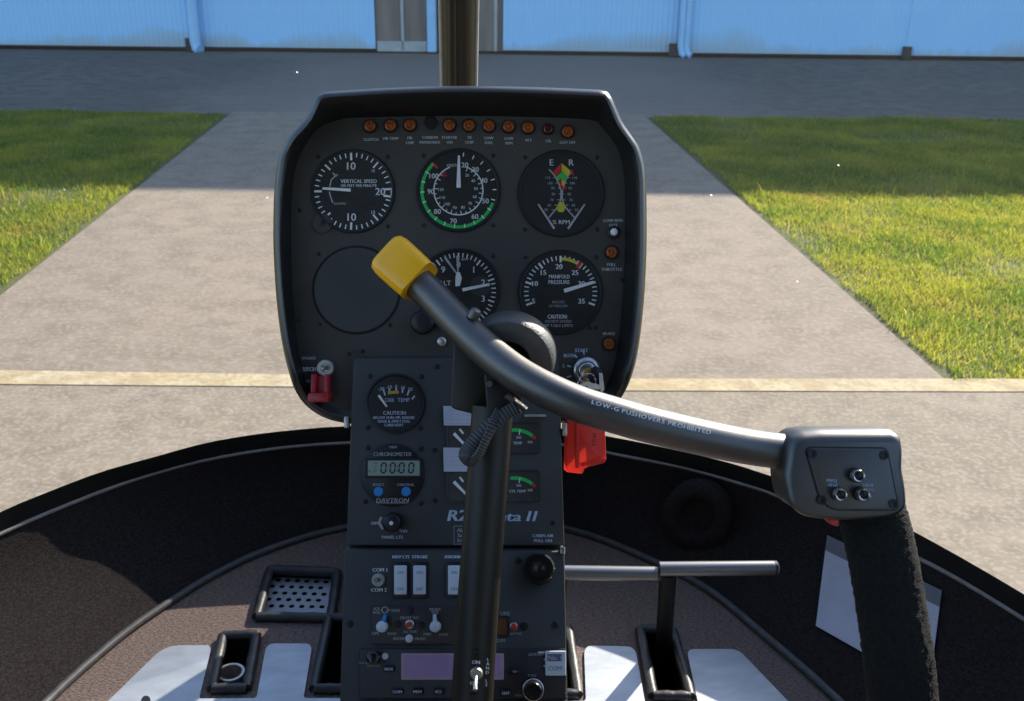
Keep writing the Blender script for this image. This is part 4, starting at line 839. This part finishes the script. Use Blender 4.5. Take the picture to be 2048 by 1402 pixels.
for y in (1304, 1318, 1331):
    mb = MB().m('rocker'); prism(mb, LOC, rrect(1076 if y == 1304 else 1087, y-1.6, 1092, y+1.6, 1), .0045, .006); mb.build('wire_hook', lb)

# ================================================================== cyclic stick with its T-bar
stk = thing('cyclic_stick', at_depth(935, 1560, .83), 'black T-bar control stick with yellow capped end standing before the console', 'control stick')
pc = [(985, 812, .856), (982, 860, .856), (967, 1060, .852), (953, 1250, .848), (944, 1402, .845), (930, 1600, .84)]
mb = MB().m('postpaint'); P_ = [at_depth(*p) for p in smoothpath(pc, 24)]; tube(mb, P_, .0178, 24, flatten=(1, .8), ref=RIGHT); mb.build('post', stk, smooth=60)
cp = [(795, 528, .895), (860, 588, .885), (920, 650, .865), (975, 702, .845), (1030, 745, .825), (1090, 779, .812), (1160, 809, .805), (1242, 834, .805), (1300, 850, .808), (1400, 874, .815), (1500, 894, .825), (1600, 907, .83)]
cpt = smoothpath(cp, 90); BW = [at_depth(*p) for p in cpt]
mb = MB().m('stickpaint'); tube(mb, BW, .0148, 28); bar = mb.build('crossbar', stk, smooth=60)
# yellow end cap: rounded square sleeve on the bar end
ax = (at_depth(*cp[0])-at_depth(870, 597, .883)).normalized(); cside = ax.cross(BACK).normalized(); cfr = ax.cross(cside).normalized()
def sqring(c, r, k, n=40):
    out = []
    for i in range(n):
        a = 2*math.pi*i/n; ca, sa = math.cos(a), math.sin(a); d = (abs(ca)**k+abs(sa)**k)**(-1/k); out.append(c+cside*(ca*d*r)+cfr*(sa*d*r*.92))
    return out
c0 = at_depth(838, 563, .886); mb = MB().m('yellowcap'); Lc = .0405
prof = [(0, .0188), (-.0008, .0197), (.002, .0202), (Lc*.4, .0208), (Lc*.78, .0208), (Lc*.92, .0196), (Lc*.99, .0168), (Lc*1.03, .011), (Lc*1.04, .003)]
loft(mb, [sqring(c0+ax*d, r, 5) for d, r in prof], cap0=True, cap1=True); mb.build('end_cap', stk, smooth=60)
# round casting behind the bar, with its bore
ca = at_depth(1026, 701, .888); cb = at_depth(1017, 724, .866); an = (cb-ca).normalized(); e1 = RIGHT.cross(an).normalized(); e2 = an.cross(e1)
def cring(c, r, n=48): return [c+(e2*math.cos(2*math.pi*k/n)+e1*math.sin(2*math.pi*k/n))*r for k in range(n)]
mb = MB().m('casting'); r_ = .0395
loft(mb, [cring(ca, r_*.95), cring(ca+an*.003, r_), cring(cb-an*.003, r_), cring(cb, r_*.95), cring(cb, r_*.50), cring(cb-an*.002, r_*.46), cring(cb-an*.018, r_*.44)], cap0=True)
mb.m('deep'); mb.add(cring(cb-an*.018, r_*.44), [tuple(range(48))]); mb.build('hub_casting', stk, smooth=40)
mb = MB().m('chrome'); loft(mb, [cring(cb-an*.0175, r_*.2, 16), cring(cb-an*.010, r_*.2, 16), cring(cb-an*.008, r_*.12, 16)], cap1=True); mb.build('hub_bolt', stk, smooth=40)
# bracket and knuckle below the hub
BR = Fr(at_depth(940, 760, .868), BACK)
br = rpoly([(908, 655), (985, 668), (975, 832), (940, 827), (900, 816)], [10, 5, 5, 14, 12]); mb = MB().m('postpaint'); prism(mb, BR, br, -.03, 0, 3); mb.build('bracket', stk, smooth=40)
KN = Fr(at_depth(1000, 790, .834), BACK); mb = MB().m('black'); prism(mb, KN, rpoly([(968, 745), (1045, 770), (1042, 822), (1020, 832), (975, 836)], 8), -.03, 0, 3); mb.build('knuckle', stk, smooth=40)
mb = MB().m('casting'); tube(mb, [at_depth(1012, 790, .829), at_depth(1052, 820, .829)], .0028, 8); mb.build('retaining_pin', stk)
mb = MB().m('chrome'); tube(mb, [at_depth(979, 768, .836), at_depth(979, 768, .826)], .0026, 10); mb.build('stud', stk, smooth=40)
mb = MB().m('stickpaint'); bt = at_depth(949, 627, .852); nb = (UP*.8+RIGHT*.45+BACK*.4).normalized(); rr = []
u1 = nb.orthogonal().normalized(); u2 = nb.cross(u1)
for d, r in ((-.004, .0052), (.0015, .0052), (.004, .0042), (.005, .002)): rr.append([bt+nb*d+(u1*math.cos(k*math.pi/8)+u2*math.sin(k*math.pi/8))*r for k in range(16)])
mb = MB().m('chrome' if False else 'stickpaint'); loft(mb, rr, cap1=True); mb.build('cap_bolt', stk, smooth=40)
# warning text round the bar
s = 'LOW-G PUSHOVERS PROHIBITED'; mb = MB().m('white'); dist = [0]
SP = smoothpath([(x, y-14, d) for x, y, d in cp], 200)
def bar_at(px):
    for i in range(len(SP)-1):
        if SP[i].x <= px <= SP[i+1].x: t = (px-SP[i].x)/(SP[i+1].x-SP[i].x); return (SP[i].lerp(SP[i+1], t), SP[i+1]-SP[i]), math.degrees(math.atan2(SP[i+1].y-SP[i].y, SP[i+1].x-SP[i].x))
class Cyl:                                     # the bar's skin near a pixel: pixel ray -> point on the round tube
    def __init__(s, q, dq): s.C = at_depth(q.x, q.y+14, q.z); s.t = (at_depth(q.x+dq.x, q.y+14+dq.y, q.z+dq.z)-s.C).normalized()
    def at(s, px, py, w=0):
        d = ray(px, py).normalized(); o = CAM-s.C; dp = d-s.t*d.dot(s.t); op = o-s.t*o.dot(s.t); r = .0148+.0003+w
        A = dp.dot(dp); B = 2*dp.dot(op); C = op.dot(op)-r*r; D = max(0, B*B-4*A*C); return CAM+d*((-B-math.sqrt(D))/(2*A))
cur = 1184.0; total = sum(textmesh(c)[2]+.13 if c != ' ' else .33 for c in s); kx = 240/total
for c in s:
    if c == ' ': cur += .33*kx; continue
    wd = textmesh(c)[2]; (q, dq), an_ = bar_at(cur+wd*kx/2); f_ = Cyl(q, dq); text(mb, f_, c, q.x, q.y, 8.6, 0, rot=an_, width=wd*kx, bold=.3); cur += (wd+.13)*kx
mb.build('lettering', bar)
# switch box at the pilot end
GB = Fr(at_depth(1690, 950, .80), (BACK*1.0+UP*.06).normalized())
o_px = [(1606, 872), (1640, 868), (1790, 868), (1803, 876), (1808, 905), (1806, 940), (1813, 975), (1816, 1012), (1806, 1028), (1780, 1038), (1700, 1044), (1640, 1041), (1603, 1034), (1578, 1010), (1570, 960), (1578, 900), (1590, 880)]
o_px = rpoly(o_px, 14, 4)
mb = MB().m('stickpaint')
def shp(P, dx, dy, k=1): return [(1694+(x-1694)*k+dx, 955+(y-955)*k+dy) for x, y in P]
loft(mb, [[GB.at(x, y, -.055) for x, y in shp(o_px, -8, -8, .88)], [GB.at(x, y, -.040) for x, y in shp(o_px, -6, -16, .99)], [GB.at(x, y, -.012) for x, y in shp(o_px, -2, -10)], [GB.at(x, y, -.004) for x, y in shp(o_px, 0, -3)], [GB.at(x, y, -.001) for x, y in shp(inset(o_px, 6), 1, 1)], [GB.at(x, y, 0) for x, y in shp(inset(o_px, 13), 2, 2)]], cap0=True, cap1=True); gb = mb.build('switch_box', stk, smooth=55)
pl = rpoly([(1611, 896), (1772, 897), (1796, 1019), (1645, 1019)], [12, 12, 12, 40], 7)
mb = MB().m('black'); prism(mb, GB, inset(pl, -3), -.001, .0004); mb.m('stickpaint'); prism(mb, GB, pl, 0, .0016, 1.5); mb.build('switch_plate', stk, smooth=40)
for x, y in ((1623, 907), (1767, 910), (1642, 1000), (1785, 1007)):
    lathe_part('gscrew', 'screw', [('black', [(8*PX, .0016), (8*PX, .0022), (5*PX, .0024), (3*PX, .0018)])], stk, GB, x, y, n=14)
for x, y in ((1708, 950), (1673, 987), (1718, 987)):
    nbv = lathe_part('gbtn', 'push_button', [('black', [(14*PX*.85, .0016), (14*PX*.85, .006)]), ('chrome', [(13*PX*.85, .006), (13*PX*.85, .011), (11*PX*.85, .0125), (8.5*PX*.85, .012), (7.5*PX*.85, .009)]), ('black', [(7.5*PX*.85, .0090), (6.8*PX*.85, .0115), (3*PX*.85, .0125)])], stk, GB, x, y, n=24)
for (x, y, l1, l2) in ((1662, 965, 'FREQ', 'XFER'), (1735, 974, 'USER', 'FREQ')):
    mb = MB().m('blueprint'); text(mb, GB, l1, x, y-4.5, 6.5, .0020, bold=.3, rot=3); text(mb, GB, l2, x+2, y+4.5, 6.5, .0020, bold=.3, rot=3); mb.build('lettering', stk)
mb = MB().m('blueprint'); seg(mb, GB, 1723, 956, 1729, 956.5, 2.4, .002); seg(mb, GB, 1733, 992, 1742, 992.5, 2.4, .002); seg(mb, GB, 1737.5, 988, 1737.5, 997, 2.4, .002); mb.build('lettering', stk)
mb = MB().m('redplastic'); TR = Fr(at_depth(1665, 1047, .806), BACK); prism(mb, TR, rpoly([(1652, 1038), (1679, 1040), (1677, 1054), (1664, 1050)], 4), -.01, 0, 1.5); mb.build('trigger', stk)
# foam hand grip
gp = smoothpath([(1742, 1022, .835), (1758, 1080, .832), (1780, 1200, .825), (1797, 1320, .815), (1806, 1420, .81), (1815, 1540, .80)], 120); gw = [at_depth(*p) for p in gp]
mb = MB().m('foam'); rr = [.0282]*len(gw); n = len(gw); rings = []
for i in range(n):
    t = (gw[min(n-1, i+1)]-gw[max(0, i-1)]).normalized(); u = (RIGHT-t*RIGHT.dot(t)).normalized(); v = t.cross(u); e = min(1, (n-1-i)/5); ring = []
    for k in range(90):
        a = 2*math.pi*k/90; r = .0280*(.5+.5*e)*(1+.035*(random.random()-.5)+.025*noise.noise((i*.35, k*.5, 0))); ring.append(gw[i]+u*(r*math.cos(a))+v*(r*.85*math.sin(a)))
    rings.append(ring)
loft(mb, rings, cap0=True, cap1=True); mb.build('foam_grip', stk, smooth=80)
# landing light switch on the post
LS = Fr(at_depth(952, 1345, .8466-.0148), BACK)
mb = MB().m('white'); text(mb, LS, 'ON', 952, 1324, 7.5, .0002, bold=.4); text(mb, LS, 'OFF', 949, 1366, 7.5, .0002, bold=.4)
LS2 = Fr(at_depth(972, 1345, .8466-.0118), (BACK+RIGHT*.55).normalized())
for i, c in enumerate('LAND LT'): text(mb, LS2, c, 975-i*.6, 1318+i*8.6, 6.5, .0012, bold=.3)
mb.build('lettering', stk)
lathe_part('ldl', 'toggle_switch', [('nickel', [(13*PX*.84, -.002), (13*PX*.84, .002), (11*PX*.84, .0035), (6*PX*.84, .0035)])], stk, LS, 953, 1346, n=20)
mb = MB().m('chrome'); a = LS.at(953, 1347, .003); tube(mb, [a, LS.at(952, 1358, .012), LS.at(952, 1367, .016)], [.0012, .0017, .0020], 10); mb.build('switch_lever', stk, smooth=50)
for x, y in ((954, 1308), (948, 1385)): screw(stk, LS, x, y, 7)

# ---- webbing strap
mb = MB().m('webbing'); sp = smoothpath([(1036, 812, .825), (1000, 834, .822), (962, 866, .820), (936, 896, .818), (930, 912, .816), (940, 924, .816), (957, 914, .812), (972, 884, .812), (990, 846, .818), (1004, 822, .826)], 60)
L_ = []; 
for i, p in enumerate(sp):
    q = sp[min(59, i+1)]-sp[max(0, i-1)]; d = V((q.x, q.y)).normalized(); t = i/59
    hw = 13 if t < .45 else (13-6*math.sin((t-.45)/.55*math.pi)); n_ = V((-d.y, d.x)); k = abs(t-.5)
    L_.append((at_depth(p.x+n_.x*hw, p.y+n_.y*hw, p.z+.003*math.sin(t*3)), at_depth(p.x-n_.x*hw, p.y-n_.y*hw, p.z-.004)))
mb.add([p for e in L_ for p in e], [(2*i, 2*i+1, 2*i+3, 2*i+2) for i in range(59)])
wm = bpy.data.materials.new('weave'); wm.use_nodes = True; n_ = wm.node_tree; L2 = n_.links.new; p_ = n_.nodes['Principled BSDF']; p_.inputs['Roughness'].default_value = .8
uv_ = n_.nodes.new('ShaderNodeTexCoord'); mp_ = n_.nodes.new('ShaderNodeMapping'); mp_.inputs['Rotation'].default_value = (0, 0, R(45)); mp_.inputs['Scale'].default_value = (1, 1, 1); ck = n_.nodes.new('ShaderNodeTexChecker'); ck.inputs['Scale'].default_value = 9
ck.inputs[1].default_value = (.11, .11, .115, 1); ck.inputs[2].default_value = (.006, .006, .007, 1); L2(uv_.outputs['UV'], mp_.inputs[0]); L2(mp_.outputs[0], ck.inputs[0]); L2(ck.outputs[0], p_.inputs['Base Color'])
bn_ = n_.nodes.new('ShaderNodeBump'); bn_.inputs['Strength'].default_value = .5; bn_.inputs['Distance'].default_value = .001; L2(ck.outputs[1], bn_.inputs['Height']); L2(bn_.outputs[0], p_.inputs['Normal']); MATS['webbing'] = wm
ws = mb.build('strap', None); ws.data.shade_smooth(); ul = ws.data.uv_layers.new(name='uv')
for lp in ws.data.loops: ul.data[lp.index].uv = ((lp.vertex_index//2)/59*8.0, float(lp.vertex_index % 2))
ws = ws; m_ = ws.modifiers.new('thick', 'SOLIDIFY'); m_.thickness = .0016
tag(ws, 'black braided webbing strap looped and hanging from the stick knuckle', 'strap')
# ---- keys in the ignition
ky = thing('key_set', POD.at(1180, 770, .012), 'silver keys on a ring hanging from the round ignition switch', 'keys')
KF = Fr(POD.at(1180, 750, .016), (BACK+RIGHT*.1).normalized())
mb = MB().m('black'); prism(mb, KF, rpoly([(1176, 752), (1190, 730), (1206, 742), (1203, 765), (1186, 778)], 6), -.002, .002, 1.5); mb.build('key_head', ky, smooth=40)
mb = MB().m('chrome'); tube(mb, [KF.at(*p, .004+.002*i % .004) for i, p in enumerate(smoothpath([(1150, 775), (1162, 752), (1182, 748), (1190, 766), (1180, 784), (1160, 786), (1150, 776)], 30))], .0009, 8); mb.build('ring', ky, smooth=60)
for q in ([(1195, 745), (1202, 746), (1206, 778), (1200, 786), (1196, 770)], [(1176, 764), (1200, 770), (1196, 779), (1172, 775)], [(1152, 770), (1176, 762), (1178, 768), (1156, 779)]):
    mb = MB().m('chrome'); prism(mb, KF, rpoly(q, 2), .001+.001*len(q), .0025+.001*len(q)); mb.build('key_blade', ky)
# ---- red plastic tag beside the console
RT = Fr(UPC.at(1170, 890, -.012), (BACK+RIGHT*.12).normalized())
rtg = thing('red_tag', RT.at(1165, 948), 'bright red plastic guard block hanging at the console edge under the crossbar', 'tag')
mb = MB().m('redplastic'); prism(mb, RT, rpoly([(1134, 840), (1210, 846), (1213, 925), (1170, 936), (1166, 948), (1132, 944)], [3, 6, 8, 4, 5, 5]), -.012, 0, 2.5); tb = mb.build('block', rtg, smooth=40)
mb = MB().m('redplastic'); prism(mb, RT, rrect(1150, 846, 1158, 936, 2), 0, .003, 1.5); prism(mb, RT, rpoly([(1160, 926), (1210, 914), (1211, 920), (1162, 933)], 2), 0, .0025, 1); mb.build('rib', rtg, smooth=40)
mb = MB().m('guardred'); text(mb, RT, 'PULL', 1188, 880, 9, .0004, rot=90, bold=.3); mb.build('lettering', rtg)

# ---- rudder pedals
def pedal(x0, y0, x1, y1, sx, sy, fx, fy, label):
    Y = 1.06; a = on_y(x0, y0, Y); b = on_y(x1, y1, Y); t = thing('rudder_pedal', fl(fx, fy), label, 'pedal')
    r = .0096; d = (b-a).normalized(); mb = MB().m('pedalpaint'); tube(mb, [a, b-d*.006], r, 18); mb.build('bar', t, smooth=50)
    mb = MB().m('vinyl'); tube(mb, [b-d*.006, b-d*.002, b], [r*.98, r, r*.7], 18); mb.build('end_plug', t, smooth=50)
    s0 = on_y(sx, sy, Y+.004); s1 = fl(fx, fy, -.06); mb = MB().m('rimblack'); tube(mb, [s0, s0.lerp(s1, .5), s1], .0115, 14); mb.build('stem', t, smooth=60)
pedal(1105, 1145, 1322, 1148, 1118, 1148, 1112, 1330, 'grey tubular foot pedal with its end tucked behind the console')
pedal(1318, 1138, 1556, 1136, 1337, 1142, 1324, 1340, 'grey tubular foot pedal on a stem rising from the open floor slot')

# ---- paper card on the right wall
def wallz(px, py):                              # hit the nose wall
    best = None; r = ray(px, py)
    for i in range(NW-1):
        for v in range(8):
            for tri_ in ((rows[v][i], rows[v][i+1], rows[v+1][i+1]), (rows[v][i], rows[v+1][i+1], rows[v+1][i])):
                h = geometry.intersect_ray_tri(*tri_, r, CAM, True)
                if h is not None and (best is None or (h-CAM).length < best[0]): best = ((h-CAM).length, h)
    return best[1] if best else on_z(px, py, FZ)
rows_wall = rows
q = [(1655, 1070), (1884, 1181), (1858, 1380), (1632, 1252)]
mb = MB().m('paper'); 
rows = []
for v in range(9):
    t = v/8; row = []
    for i in range(NW):
        p = strc[i].lerp(seamc[i], t); o = V((p.x, p.y-.7, 0)).normalized(); row.append(p+o*(.034*math.sin(math.pi*t)))
    rows.append(row)
gridp = []
for j in range(7):
    for i in range(7):
        u, v = i/6, j/6; x = (q[0][0]*(1-u)+q[1][0]*u)*(1-v)+(q[3][0]*(1-u)+q[2][0]*u)*v; y = (q[0][1]*(1-u)+q[1][1]*u)*(1-v)+(q[3][1]*(1-u)+q[2][1]*u)*v
        h = wallz(x, y); gridp.append(h+(CAM-h).normalized()*.004)
mb.add(gridp, [(j*7+i, j*7+i+1, j*7+i+8, j*7+i+7) for j in range(1, 6) for i in range(6)]); mb.m('graypaint'); mb.add(gridp[:14], [(i, i+1, i+8, i+7) for i in range(6)])
card = mb.build('paper_card', None); m_ = card.modifiers.new('thick', 'SOLIDIFY'); m_.thickness = .001
tag(card, 'white paper card stuck on the black nose wall behind the foam grip', 'card')
